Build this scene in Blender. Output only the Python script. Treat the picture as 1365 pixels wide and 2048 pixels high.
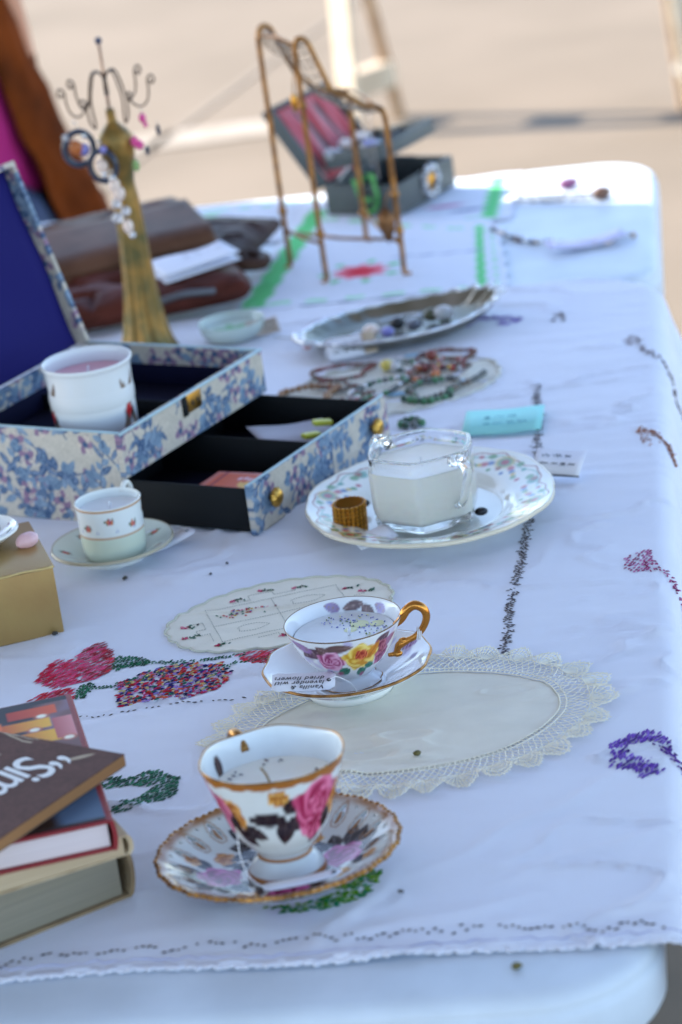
import bpy, bmesh, math, random
import numpy as np
from mathutils import Matrix, Vector

random.seed(7)
RNG = np.random.default_rng(11)
S = bpy.context.scene
for o in list(bpy.data.objects):
    bpy.data.objects.remove(o, do_unlink=True)
COL = S.collection
R = math.radians
CM = 0.01

# ------------------------------------------------------------------ camera
PITCH, ROLL, EYE = R(20.0), R(8.0), 1.608
fw = Vector((0, math.cos(PITCH), -math.sin(PITCH)))
r0 = Vector((1, 0, 0)); u0 = Vector((0, math.sin(PITCH), math.cos(PITCH)))
rt = math.cos(ROLL) * r0 - math.sin(ROLL) * u0
up = math.sin(ROLL) * r0 + math.cos(ROLL) * u0
cd = bpy.data.cameras.new('camera')
cam = bpy.data.objects.new('camera', cd); COL.objects.link(cam)
m = Matrix.Identity(4)
for i in range(3):
    m[i][0] = rt[i]; m[i][1] = up[i]; m[i][2] = -fw[i]
m[0][3], m[1][3], m[2][3] = 0, 0, EYE
cam.matrix_world = m
cd.sensor_fit = 'VERTICAL'; cd.sensor_height = 36; cd.sensor_width = 24
cd.lens = 5800 / 2048 * 36
cd.clip_start = 0.05; cd.clip_end = 500
cd.dof.use_dof = True; cd.dof.focus_distance = 2.165; cd.dof.aperture_fstop = 6.2
S.camera = cam
S.render.resolution_x, S.render.resolution_y = 682, 1024

# ------------------------------------------------------------------ sky, sun, exposure
SUN_EL = R(40)
SUN_TRAVEL = Vector((math.cos(SUN_EL) * math.cos(R(-30)), math.cos(SUN_EL) * math.sin(R(-30)), -math.sin(SUN_EL)))
w = bpy.data.worlds.new('World'); S.world = w; w.use_nodes = True
nt = w.node_tree; nt.nodes.clear()
sky = nt.nodes.new('ShaderNodeTexSky'); sky.sky_type = 'NISHITA'; sky.sun_disc = False
sky.sun_elevation = SUN_EL
to_sun = -SUN_TRAVEL
sky.sun_rotation = math.atan2(to_sun.x, to_sun.y)
sky.air_density = 1.0; sky.dust_density = 0.6; sky.ozone_density = 1.6
bg = nt.nodes.new('ShaderNodeBackground'); bg.inputs[1].default_value = 0.15
wo = nt.nodes.new('ShaderNodeOutputWorld')
nt.links.new(sky.outputs[0], bg.inputs[0]); nt.links.new(bg.outputs[0], wo.inputs[0])
sd = bpy.data.lights.new('sun', 'SUN'); sd.energy = 3.4; sd.angle = R(0.5); sd.color = (1.0, 0.93, 0.83)
sun = bpy.data.objects.new('sun', sd); COL.objects.link(sun)
sun.rotation_euler = SUN_TRAVEL.to_track_quat('-Z', 'Y').to_euler(); sun.location = (-6, 6, 8)
S.view_settings.view_transform = 'Standard'; S.view_settings.look = 'None'
S.view_settings.gamma = 1; S.view_settings.exposure = 1.93
S.view_settings.use_curve_mapping = False
S.render.engine = 'CYCLES'
S.cycles.max_bounces = 10; S.cycles.transmission_bounces = 10; S.cycles.transparent_max_bounces = 12
S.cycles.use_denoising = True

# ------------------------------------------------------------------ helpers
def L(c):  # sRGB 0-255 -> linear
    return tuple(((v / 255) / 12.92 if v / 255 <= 0.04045 else ((v / 255 + 0.055) / 1.055) ** 2.4) for v in c)

MATS = {}
def mat(name, color=(0.8, 0.8, 0.8), rough=0.5, metal=0.0, attr=False, bump=None, var=0.0, vscale=30, color2=None, **kw):
    if name in MATS: return MATS[name]
    M = bpy.data.materials.new(name); M.use_nodes = True
    t = M.node_tree; b = t.nodes['Principled BSDF']; N = t.nodes.new; K = t.links.new
    b.inputs['Roughness'].default_value = rough; b.inputs['Metallic'].default_value = metal
    for k, v in kw.items():
        b.inputs[k.replace('_', ' ')].default_value = v
    src = None
    if attr:
        a = N('ShaderNodeAttribute'); a.attribute_name = 'Col'; src = a.outputs['Color']
    else:
        b.inputs['Base Color'].default_value = (*color, 1)
    tc = None
    if var or bump or color2:
        tc = N('ShaderNodeTexCoord')
    if color2 or var:
        n = N('ShaderNodeTexNoise'); n.inputs['Scale'].default_value = vscale; n.inputs['Detail'].default_value = 6
        K(tc.outputs['Object'], n.inputs['Vector'])
        mx = N('ShaderNodeMix'); mx.data_type = 'RGBA'
        cr = N('ShaderNodeMapRange'); cr.inputs[1].default_value = 0.35; cr.inputs[2].default_value = 0.65
        K(n.outputs['Fac'], cr.inputs[0]); K(cr.outputs[0], mx.inputs[0])
        if attr:
            h = N('ShaderNodeHueSaturation'); h.inputs['Value'].default_value = 1 - var
            K(src, h.inputs['Color']); K(h.outputs[0], mx.inputs[6]); K(src, mx.inputs[7])
        else:
            c2 = color2 or tuple(v * (1 - var) for v in color)
            mx.inputs[6].default_value = (*color, 1); mx.inputs[7].default_value = (*c2, 1)
        src = mx.outputs[2]
    if src is not None: K(src, b.inputs['Base Color'])
    if bump:
        kind, sc, st = bump
        bp = N('ShaderNodeBump'); bp.inputs['Strength'].default_value = st; bp.inputs['Distance'].default_value = 0.001
        if kind == 'weave':
            mlt = None
            outs = []
            for d in ('X', 'Y'):
                wv = N('ShaderNodeTexWave'); wv.bands_direction = d; wv.inputs['Scale'].default_value = sc
                wv.inputs['Distortion'].default_value = 1.5; wv.inputs['Detail'].default_value = 2
                K(tc.outputs['Object'], wv.inputs['Vector']); outs.append(wv.outputs['Fac'])
            mt = N('ShaderNodeMath'); mt.operation = 'MULTIPLY'; K(outs[0], mt.inputs[0]); K(outs[1], mt.inputs[1])
            K(mt.outputs[0], bp.inputs['Height'])
        else:
            n2 = N('ShaderNodeTexNoise'); n2.inputs['Scale'].default_value = sc; n2.inputs['Detail'].default_value = 8
            K(tc.outputs['Object'], n2.inputs['Vector']); K(n2.outputs['Fac'], bp.inputs['Height'])
        K(bp.outputs[0], b.inputs['Normal'])
    MATS[name] = M
    return M

def tag(o, label=None, cat=None, group=None, kind=None):
    if label: o['label'] = label
    if cat: o['category'] = cat
    if group: o['group'] = group
    if kind: o['kind'] = kind
    return o

def place(o, loc, rot=(0, 0, 0)):
    o.location = [v * CM for v in loc]; o.rotation_euler = [R(a) for a in rot]
    return o

def thing(name, label, cat, loc, rot=(0, 0, 0), group=None):
    o = bpy.data.objects.new(name, None); COL.objects.link(o); o.empty_display_size = 0.02
    place(o, loc, rot); return tag(o, label, cat, group)

def obj(name, V, F, material, parent=None, cols=None, smooth=True, loc=None, rot=(0, 0, 0)):
    """V in centimetres."""
    me = bpy.data.meshes.new(name)
    V = np.asarray(V, float)
    me.from_pydata((V * CM).tolist(), [], [list(map(int, f)) for f in F])
    if smooth: me.polygons.foreach_set('use_smooth', [True] * len(me.polygons))
    if cols is not None:
        c = np.ones((len(V), 4)); c[:, :3] = np.asarray(cols)
        at = me.color_attributes.new('Col', 'FLOAT_COLOR', 'POINT'); at.data.foreach_set('color', c.ravel())
    me.update()
    me.materials.append(material)
    o = bpy.data.objects.new(name, me); COL.objects.link(o)
    if parent is not None: o.parent = parent
    if loc is not None: place(o, loc, rot)
    return o

def gridfaces(nu, nv, wrap=False):
    """vertex index = iv*nu+iu ; wrap along u"""
    F = []
    for j in range(nv - 1):
        for i in range(nu if wrap else nu - 1):
            k = (i + 1) % nu
            F.append((j * nu + i, j * nu + k, (j + 1) * nu + k, (j + 1) * nu + i))
    return F

def cat_rom(P, n, closed=False):
    P = np.asarray(P, float)
    if closed: Q = np.vstack([P[-1], P, P[0], P[1]])
    else: Q = np.vstack([2 * P[0] - P[1], P, 2 * P[-1] - P[-2]])
    ns = len(Q) - 3
    t = np.linspace(0, ns, n, endpoint=not closed); t = np.minimum(t, ns - 1e-9)
    i = t.astype(int); f = (t - i)[:, None]
    a, b, c, d = Q[i], Q[i + 1], Q[i + 2], Q[i + 3]
    return 0.5 * (2 * b + (c - a) * f + (2 * a - 5 * b + 4 * c - d) * f ** 2 + (3 * b - a - 3 * c + d) * f ** 3)

def tube(P, r, sides=8, closed=False, cap=True):
    P = np.asarray(P, float); n = len(P)
    r = np.full(n, r, float) if np.isscalar(r) else np.asarray(r, float)
    if closed: T = np.roll(P, -1, 0) - np.roll(P, 1, 0)
    else:
        T = np.gradient(P, axis=0)
    T /= np.linalg.norm(T, axis=1)[:, None] + 1e-12
    N = np.zeros_like(P); ref = np.array([0, 0, 1.0]) if abs(T[0][2]) < 0.9 else np.array([1.0, 0, 0])
    N[0] = np.cross(T[0], ref); N[0] /= np.linalg.norm(N[0])
    for i in range(1, n):
        v = N[i - 1] - T[i] * (N[i - 1] @ T[i]); N[i] = v / (np.linalg.norm(v) + 1e-12)
    B = np.cross(T, N)
    a = np.linspace(0, 2 * math.pi, sides, endpoint=False)
    V = (P[:, None, :] + r[:, None, None] * (np.cos(a)[None, :, None] * N[:, None, :] + np.sin(a)[None, :, None] * B[:, None, :])).reshape(-1, 3)
    F = gridfaces(sides, n, True)
    if closed:
        F += [((n - 1) * sides + i, (n - 1) * sides + (i + 1) % sides, (i + 1) % sides, i) for i in range(sides)]
    elif cap:
        F += [tuple(range(sides - 1, -1, -1)), tuple((n - 1) * sides + i for i in range(sides))]
    return V, F

def merge(parts):
    V, F, n = [], [], 0
    for v, f in parts:
        V.append(np.asarray(v, float)); F += [tuple(i + n for i in q) for q in f]; n += len(v)
    return np.vstack(V), F

def rbox(w, d, h, r=0.1, seg=2, origin=(0, 0, 0)):
    """box w x d x h, base at origin corner, bevelled"""
    bm = bmesh.new(); bmesh.ops.create_cube(bm, size=1)
    for v in bm.verts:
        v.co = Vector(((v.co.x + .5) * w + origin[0], (v.co.y + .5) * d + origin[1], (v.co.z + .5) * h + origin[2]))
    if r > 0: bmesh.ops.bevel(bm, geom=bm.edges[:], offset=r, segments=seg, affect='EDGES', profile=0.5)
    bm.verts.index_update()
    V = [tuple(v.co) for v in bm.verts]; F = [[v.index for v in f.verts] for f in bm.faces]; bm.free()
    return np.array(V), F

def sphere(r=1, seg=10, rings=6, c=(0, 0, 0), sc=(1, 1, 1)):
    V = [(0, 0, -1)]
    for j in range(1, rings):
        ph = -math.pi / 2 + math.pi * j / rings
        for i in range(seg):
            a = 2 * math.pi * i / seg
            V.append((math.cos(ph) * math.cos(a), math.cos(ph) * math.sin(a), math.sin(ph)))
    V.append((0, 0, 1)); n = len(V)
    F = [(0, 1 + (i + 1) % seg, 1 + i) for i in range(seg)]
    for j in range(rings - 2):
        for i in range(seg):
            a, b = 1 + j * seg + i, 1 + j * seg + (i + 1) % seg
            F.append((a, b, b + seg, a + seg))
    k = 1 + (rings - 2) * seg
    F += [(k + i, k + (i + 1) % seg, n - 1) for i in range(seg)]
    return np.array(V) * r * np.array(sc) + np.array(c), F

def lathe(prof, n=96, mod=None):
    """prof: list (r,z). Returns V,F,theta,index. mod(theta, r, z)->(r,z)"""
    prof = np.asarray(prof, float); m_ = len(prof)
    th = np.linspace(-math.pi, math.pi, n, endpoint=False)
    TH, RR = np.meshgrid(th, prof[:, 0]); _, ZZ = np.meshgrid(th, prof[:, 1])
    if mod: RR, ZZ = mod(TH, RR, ZZ)
    V = np.stack([RR * np.sin(TH), -RR * np.cos(TH), ZZ], -1).reshape(-1, 3)   # theta=0 faces -y
    I = np.repeat(np.arange(m_), n)
    return V, gridfaces(n, m_, True), TH.ravel(), I

def fixn(o):
    bm = bmesh.new(); bm.from_mesh(o.data); bmesh.ops.recalc_face_normals(bm, faces=bm.faces[:]); bm.to_mesh(o.data); bm.free(); return o

def hash2(ix, iy, seed):
    n = (ix.astype(np.int64) * 374761393 + iy.astype(np.int64) * 668265263 + seed * 974711) & 0x7fffffff
    n = ((n ^ (n >> 13)) * 1274126177) & 0x7fffffff
    return ((n ^ (n >> 16)) & 0xffff) / 65535.0

def vnoise(x, y, seed=0):
    x = np.asarray(x, float); y = np.asarray(y, float)
    ix, iy = np.floor(x), np.floor(y); fx, fy = x - ix, y - iy
    fx = fx * fx * (3 - 2 * fx); fy = fy * fy * (3 - 2 * fy)
    a = hash2(ix, iy, seed); b = hash2(ix + 1, iy, seed); c = hash2(ix, iy + 1, seed); d = hash2(ix + 1, iy + 1, seed)
    return (a * (1 - fx) + b * fx) * (1 - fy) + (c * (1 - fx) + d * fx) * fy

def fbm(x, y, seed=0, o=4):
    s, a, t = 0, 1.0, 0
    for k in range(o):
        s = s + a * vnoise(x * 2 ** k, y * 2 ** k, seed + k * 17); t += a; a *= .5
    return s / t

def sstep(a, b, x):
    t = np.clip((x - a) / (b - a), 0, 1); return t * t * (3 - 2 * t)

# --- flat print painters: all work on arrays of (u,v) in centimetres, return new colours
def blend(C, c, m_):
    m_ = np.clip(m_, 0, 1)[:, None]; return C * (1 - m_) + np.asarray(c) * m_

def p_leaf(C, u, v, x0, y0, x1, y1, w, c, rib=None, soft=.06):
    dx, dy = x1 - x0, y1 - y0; l = math.hypot(dx, dy)
    t = ((u - x0) * dx + (v - y0) * dy) / l / l; q = np.abs((u - x0) * -dy + (v - y0) * dx) / l
    lim = w * np.sin(np.clip(t, 0, 1) * math.pi) ** .75 * (1.15 - .3 * t)
    mk = sstep(soft, -soft, q - lim) * ((t > 0) & (t < 1))
    C = blend(C, c, mk)
    if rib is not None: C = blend(C, rib, mk * sstep(.05, .01, q) * .7 + mk * .25 * (vnoise(u * 3, v * 3, 5) > .55))
    return C

def p_spot(C, u, v, x, y, rx, ry, c, a=0, soft=.15, op=1.0):
    ca, sa = math.cos(a), math.sin(a); du, dv = u - x, v - y
    d = np.hypot((du * ca + dv * sa) / rx, (-du * sa + dv * ca) / ry)
    return blend(C, c, sstep(1 + soft, 1 - soft, d) * op)

def p_rose(C, u, v, x, y, r, dark, mid, light, seed=0, sq=1.0):
    du, dv = (u - x), (v - y) / sq; rr = np.hypot(du, dv) / r; a = np.arctan2(dv, du) + seed
    out = rr * (1 + .09 * np.cos(5 * a) + .05 * np.cos(9 * a + seed))
    mk = sstep(1.05, .93, out)
    sw = .5 + .5 * np.sin(rr * 11 + 2.2 * np.cos(2.5 * a + rr * 5) + 1.4 * np.sin(a * 1.7 - rr * 6))
    t = np.clip(.75 * sw + .35 * rr - .1, 0, 1)
    col = np.asarray(dark)[None] * (1 - t[:, None]) ** 2 + np.asarray(mid)[None] * (2 * t * (1 - t))[:, None] * 1.0 + np.asarray(light)[None] * (t ** 2)[:, None]
    m2 = mk[:, None]
    return C * (1 - m2) + col * m2

def p_line(C, u, v, pts, w, c, soft=.03):
    for (x0, y0), (x1, y1) in zip(pts[:-1], pts[1:]):
        dx, dy = x1 - x0, y1 - y0; l2 = dx * dx + dy * dy + 1e-9
        t = np.clip(((u - x0) * dx + (v - y0) * dy) / l2, 0, 1)
        d = np.hypot(u - x0 - t * dx, v - y0 - t * dy)
        C = blend(C, c, sstep(w + soft, w - soft, d))
    return C

def slab(wd, h, t, nu, nv, paint, ax='xz'):
    """closed thin slab: u along x (0..wd), v along z (0..h), thickness along +y; both faces painted"""
    u = np.linspace(0, wd, nu); v = np.linspace(0, h, nv); UU, VV = np.meshgrid(u, v); UU, VV = UU.ravel(), VV.ravel()
    A = np.stack([UU, np.zeros_like(UU), VV], -1); B = A + np.array([0, t, 0]); n = nu * nv
    F = [f for f in gridfaces(nu, nv)] + [tuple(i + n for i in reversed(f)) for f in gridfaces(nu, nv)]
    loop = list(range(nu)) + [j * nu + nu - 1 for j in range(1, nv)] + [(nv - 1) * nu + i for i in range(nu - 2, -1, -1)] + [j * nu for j in range(nv - 2, 0, -1)]
    for i in range(len(loop)):
        a, b = loop[i], loop[(i + 1) % len(loop)]; F.append((b, a, a + n, b + n))
    C = paint(UU, VV); C = np.vstack([C, C])
    V = np.vstack([A, B])
    if ax == 'xy': V = V[:, [0, 2, 1]] * np.array([1, 1, -1])     # lies flat, u=x, v=y, top face at z=0
    return V, F, C

def oct_stitches(P, ang, ln, wd, ht, cols):
    """many tiny stitches: P (n,3) centres, returns V,F,C"""
    n = len(P); base = np.array([(-1, 0, 0), (-.35, 1, 0), (-.35, 0, 1), (-.35, -1, 0), (.35, 1, 0), (.35, 0, 1), (.35, -1, 0), (1, 0, 0)], float)
    fb = [(0, 1, 2), (0, 2, 3), (1, 4, 5, 2), (2, 5, 6, 3), (7, 5, 4), (7, 6, 5)]
    q = base[None] * np.stack([ln / 2, wd / 2, ht], -1)[:, None, :]
    ca, sa = np.cos(ang)[:, None], np.sin(ang)[:, None]
    X = q[..., 0] * ca - q[..., 1] * sa; Y = q[..., 0] * sa + q[..., 1] * ca
    V = np.stack([X, Y, q[..., 2]], -1) + P[:, None, :]
    F = [tuple(k * 8 + i for i in f) for k in range(n) for f in fb]
    return V.reshape(-1, 3), F, np.repeat(np.asarray(cols), 8, 0)

def inpoly(x, y, poly):
    c = np.zeros(len(x), bool); n = len(poly)
    for i in range(n):
        x0, y0 = poly[i]; x1, y1 = poly[(i + 1) % n]
        k = ((y0 > y) != (y1 > y)) & (x < (x1 - x0) * (y - y0) / (y1 - y0 + 1e-12) + x0); c ^= k
    return c

def along(pts, step):
    pts = np.asarray(pts, float); d = np.r_[0, np.cumsum(np.linalg.norm(np.diff(pts, axis=0), axis=1))]
    s = np.arange(0, d[-1], step); out = np.stack([np.interp(s, d, pts[:, k]) for k in range(pts.shape[1])], -1)
    t = np.gradient(out, axis=0) if len(out) > 1 else np.zeros_like(out)
    return out, np.arctan2(t[:, 1], t[:, 0])

def text_mesh(name, s, size, material, parent, loc, rot=(0, 0, 0), shear=0.0, ext=0.0, spacing=1.0, bold=0.0, align='LEFT', line=1.0):
    cu = bpy.data.curves.new(name, 'FONT'); cu.body = s; cu.size = size * CM; cu.shear = shear; cu.extrude = ext * CM
    cu.space_character = spacing; cu.offset = bold * CM; cu.align_x = align; cu.space_line = line; cu.resolution_u = 3
    t = bpy.data.objects.new('tmp', cu); COL.objects.link(t)
    dg = bpy.context.evaluated_depsgraph_get(); me = bpy.data.meshes.new_from_object(t.evaluated_get(dg))
    bpy.data.objects.remove(t, do_unlink=True); bpy.data.curves.remove(cu)
    me.name = name; me.materials.clear(); me.materials.append(material)
    o = bpy.data.objects.new(name, me); COL.objects.link(o); o.parent = parent; place(o, loc, rot)
    o['kind'] = 'stuff'
    return o

# table axes: the two tables stand turned by -8 degrees
YAW = -8.0
AX = np.array([math.cos(R(YAW)), math.sin(R(YAW))]); BX = np.array([-math.sin(R(YAW)), math.cos(R(YAW))])
def ab(a, b): return np.array([a * AX[0] + b * BX[0], a * AX[1] + b * BX[1]])
ZT = 75.0
ZT2 = 74.0

def wr(x, y):
    """height of the cloth above the table top, cm"""
    x = np.asarray(x, float); y = np.asarray(y, float)
    a = x * AX[0] + y * AX[1]; b = x * BX[0] + y * BX[1]
    z = .12 + 0.34 * (fbm(a / 12, b / 3.8, 3, 3) - .38) + .07 * (fbm(a / 2.4, b / 1.2, 9, 2) - .5)
    rd = np.abs(fbm(a / 16 + .3 * b / 16, b / 6, 77, 3) - .5)
    z = z + .34 * np.exp(-(rd / .018) ** 2) * vnoise(a / 9, b / 9, 5)
    for (px, py, ang, ln, amp, wd) in CREASES:
        ca, sa = math.cos(R(ang)), math.sin(R(ang)); t = (x - px) * ca + (y - py) * sa; q = -(x - px) * sa + (y - py) * ca
        q = q + .35 * np.sin(t * .7)
        z = z + 1.5 * amp * np.exp(-(q / wd) ** 2) * np.exp(-(t / ln) ** 2)
    return np.clip(z, .06, 1)
CREASES = [(10, 172, 35, 9, .16, .5), (13, 166, 20, 7, .12, .45), (2, 160, 10, 9, .14, .6), (-3, 162, 55, 5, .16, .6), (12, 158, -2, 8, .1, .4),
           (18, 190, -4, 6, .1, .35), (20, 200, -6, 7, .1, .35), (24, 235, -6, 9, .1, .5), (23, 250, -3, 10, .1, .5), (20, 262, -8, 10, .1, .6),
           (-6, 226, 5, 12, .1, .6), (8, 208, -14, 10, .09, .5), (-17, 198, 15, 8, .1, .5), (-12, 180, 70, 8, .12, .6), (-9, 185, 60, 7, .1, .5), (14, 215, 62, 9, .07, .4), (-2, 156.5, -8, 5, .2, .7)]

# ------------------------------------------------------------------ ground
def ground():
    M = mat('pavement', L((119, 104, 86)), .9, bump=('noise', 90, .35), color2=L((107, 93, 75)), vscale=1.3)
    g = obj('ground', [(-6000, -3000, 0), (6000, -3000, 0), (6000, 12000, 0), (-6000, 12000, 0)], [(0, 1, 2, 3)], M, smooth=False); tag(g, kind='structure')
    # faded painted line across the lot, laid 4 mm above the pavement
    n = 120; x = np.linspace(-900, 12, n); V = []
    for k, xx in enumerate(x):
        j = 1.1 * (vnoise(xx / 4.0, 0.5, 4) - .5)
        V += [(xx, 727 - xx * .02 + j, .4), (xx, 745 - xx * .02 - j, .4)]
    f = obj('painted_line', V, [(2 * i, 2 * i + 2, 2 * i + 3, 2 * i + 1) for i in range(n - 1)], mat('faded_paint', L((156, 143, 126)), .8, color2=L((140, 127, 110)), vscale=14), smooth=False)
    tag(f, kind='structure')
    # shallow sawn joint, slightly darker filler
    P, a = along([(-60, 640), (-42, 712), (-20, 772), (8, 850), (40, 930), (70, 1020)], 6)
    nn = np.stack([-np.sin(a), np.cos(a)], -1); V = []
    for p, q in zip(P, nn): V += [(*(p + q * 1.6), .4), (*(p - q * 1.6), .4)]
    f = obj('pavement_joint', V, [(2 * i, 2 * i + 1, 2 * i + 3, 2 * i + 2) for i in range(len(P) - 1)], mat('joint_filler', L((121, 108, 92)), .95), smooth=False)
    tag(f, kind='structure')
    r = obj('far_shade_sheet', [(-6000, 1060, .4), (6000, 800, .4), (6000, 2600, .4), (-6000, 2600, .4)], [(0, 1, 2, 3)], mat('far_shade_grey', L((96, 88, 84)), .9, bump=('noise', 120, .4), var=.2, vscale=6), smooth=False)  # dark grey sheet stands in for shade on the far ground
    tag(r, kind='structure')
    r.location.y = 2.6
ground()

# ------------------------------------------------------------------ unseen canopy above the frame, added and stretched to shade the stall
def canopy():
    M = bpy.data.materials.new('canopy_fabric'); M.use_nodes = True; t = M.node_tree; b = t.nodes['Principled BSDF']
    b.inputs['Base Color'].default_value = (.34, .36, .40, 1); b.inputs['Roughness'].default_value = .8
    tr = t.nodes.new('ShaderNodeBsdfTranslucent'); tr.inputs[0].default_value = (.5, .54, .62, 1)
    mx = t.nodes.new('ShaderNodeMixShader'); mx.inputs[0].default_value = .12
    t.links.new(b.outputs[0], mx.inputs[1]); t.links.new(tr.outputs[0], mx.inputs[2]); t.links.new(mx.outputs[0], t.nodes['Material Output'].inputs[0])
    frame = mat('canopy_steel', (.6, .6, .62), .35, .8)
    c = thing('unseen_shade_canopy', 'unseen grey fabric canopy on steel poles, added to shade the stall tables', 'canopy', (-193.6, 290.6, 0), (0, 0, -30))
    W, H, E_, Y0, Y1 = 560, 232, 16, -250, 150
    x0 = -150
    V = [(x0, Y0, H), (x0 + W, Y0, H), (x0 + W, Y1, H), (x0, Y1, H), (x0 + 190, (Y0 + Y1) / 2, H + 75), (x0 + W - 190, (Y0 + Y1) / 2, H + 75)]
    obj('roof_fabric', V, [(0, 1, 5, 4), (1, 2, 5), (2, 3, 4, 5), (3, 0, 4)], M, c, smooth=False)
    for i, (p, q) in enumerate([(0, 1), (1, 2), (2, 3), (3, 0)]):
        a, b2 = np.array(V[p]), np.array(V[q]); n = 40; Q = []
        for k in range(n + 1):
            e = a + (b2 - a) * k / n; Q += [tuple(e), (e[0], e[1], e[2] - E_ - 3 * abs(math.sin(k * math.pi / 4)))]
        obj('valance', Q, [(2 * k, 2 * k + 1, 2 * k + 3, 2 * k + 2) for k in range(n)], M, c, smooth=False)
    for x in (x0, x0 + W):
        for y in (Y0, Y1):
            v, f = rbox(3.5, 3.5, H - 1, .3, 1, (x - 1.75, y - 1.75, 0)); obj('pole', v, f, frame, c)
            v, f = rbox(12, 12, .8, .2, 1, (x - 6, y - 6, 0)); obj('foot_plate', v, f, frame, c)
canopy()

# ------------------------------------------------------------------ tables
def rr_loop(w, d, r, n=10):
    P = []; 
    for cx, cy, a0 in ((w - r, r, -90), (w - r, d - r, 0), (r, d - r, 90), (r, r, 180)):
        for k in range(n + 1):
            a = R(a0 + 90 * k / n); P.append((cx, cy, math.cos(a), math.sin(a)))
    return np.array(P)

def folding_table(label, a0, a1, b0, b1, zt):
    w, d = a1 - a0, b1 - b0
    o = ab(a0, b0)
    t = thing('folding_table', label, 'table', (o[0], o[1], 0), (0, 0, YAW), 'white folding tables')
    M = mat('table_plastic', (.64, .71, .79), .45, Specular_IOR_Level=.3, bump=('noise', 260, .12), var=.12, vscale=16)
    rc = 8.0; LP = rr_loop(w, d, rc, 14); n = len(LP)
    prof = [(3.2, 0), (1.6, -.03), (.9, -.18), (.45, -.5), (.25, -.95), (.32, -1.15), (.1, -1.35), (0, -1.8), (0, -4.0), (.25, -4.5), (.8, -4.7), (3, -4.7)]
    V = []
    for off, z in prof:
        for cx, cy, ux, uy in LP:
            V.append((cx + ux * (rc - off), cy + uy * (rc - off), zt + z))
    F = gridfaces(n, len(prof), True); F = [tuple(reversed(f)) for f in F]
    F.append(tuple(range(n))); F.append(tuple(reversed(range((len(prof) - 1) * n, len(prof) * n))))
    obj('tabletop', V, F, M, t)
    st = mat('leg_steel', (.42, .43, .45), .4, .7)
    for ya in (16, d - 16):
        for xa in (10, w - 10):
            v, f = tube([(xa, ya, 0.3), (xa, ya, 40), (xa, ya, zt - 5)], 1.25, 12); obj('leg', v, f, st, t)
            v, f = rbox(3.4, 3.4, 2, .4, 2, (xa - 1.7, ya - 1.7, 0)); obj('foot_cap', v, f, mat('rubber', (.03, .03, .03), .7), t)
        v, f = tube([(10, ya, 22), (w - 10, ya, 22)], 1.0, 10); obj('leg_brace', v, f, st, t)
    return t
A_R, B_N, B_F = -6.1, 148.2, 297.0
folding_table('white plastic folding table in front, draped with the embroidered cloth', -84, A_R, B_N, B_F, ZT)
folding_table('white plastic folding table behind, its far edge bright in the sun', -150, -4.4, 298.2, 353.5, ZT2)

# ------------------------------------------------------------------ embroidered tablecloth
def drape(a, b, a0, a1, b0, b1, rc, sr, flare):
    """flat cloth point (a,b) -> table-frame point with drop over a rounded-rect edge"""
    cx = np.clip(a, a0 + rc, a1 - rc); cy = np.clip(b, b0 + rc, b1 - rc)
    dx, dy = a - cx, b - cy; d = np.hypot(dx, dy) + 1e-9; s = d - rc
    nx, ny = dx / d, dy / d
    out = s > 0
    ph = np.clip(s / sr, 0, math.pi / 2 - flare)
    hh = np.where(s < sr * (math.pi / 2 - flare), sr * np.sin(ph), sr * math.cos(flare) + (s - sr * (math.pi / 2 - flare)) * math.sin(flare))
    vv = np.where(s < sr * (math.pi / 2 - flare), sr * (1 - np.cos(ph)), sr * (1 - math.sin(flare)) + (s - sr * (math.pi / 2 - flare)) * math.cos(flare))
    A = np.where(out, cx + nx * (rc + hh), a); B = np.where(out, cy + ny * (rc + hh), b)
    return A, B, np.where(out, -vv, 0.0), s, nx, ny

CL_A0, CL_A1, CL_B1 = -86, A_R + 30, B_F + 4
def hem_b(a):   # near hem line, in table axes
    return 154.6 + .35 * np.sin(a * .09) + .25 * np.sin(a * .31 + 1) - .012 * (a + 20) + .16 * np.abs(np.sin(a * math.pi / 1.5))

def cloth_pos(a, b):
    A, B, dz, s, nx, ny = drape(a, b, -84, A_R + .2, B_N - 60, B_F + .3, 8.0, 1.9, R(11))
    X = A * AX[0] + B * BX[0]; Y = A * AX[1] + B * BX[1]
    z = ZT + wr(a * AX[0] + b * BX[0], a * AX[1] + b * BX[1])
    fall = np.clip(-dz / 10, 0, 2.2)
    fold = (.9 * np.sin(b * .42 + 1.1 * np.sin(b * .11)) + .5 * np.sin(b * .9 + 2)) * fall * .9 + fall * .6
    X = X + fold * (nx * AX[0] + ny * BX[0]); Y = Y + fold * (nx * AX[1] + ny * BX[1])
    return X, Y, z + dz

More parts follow.
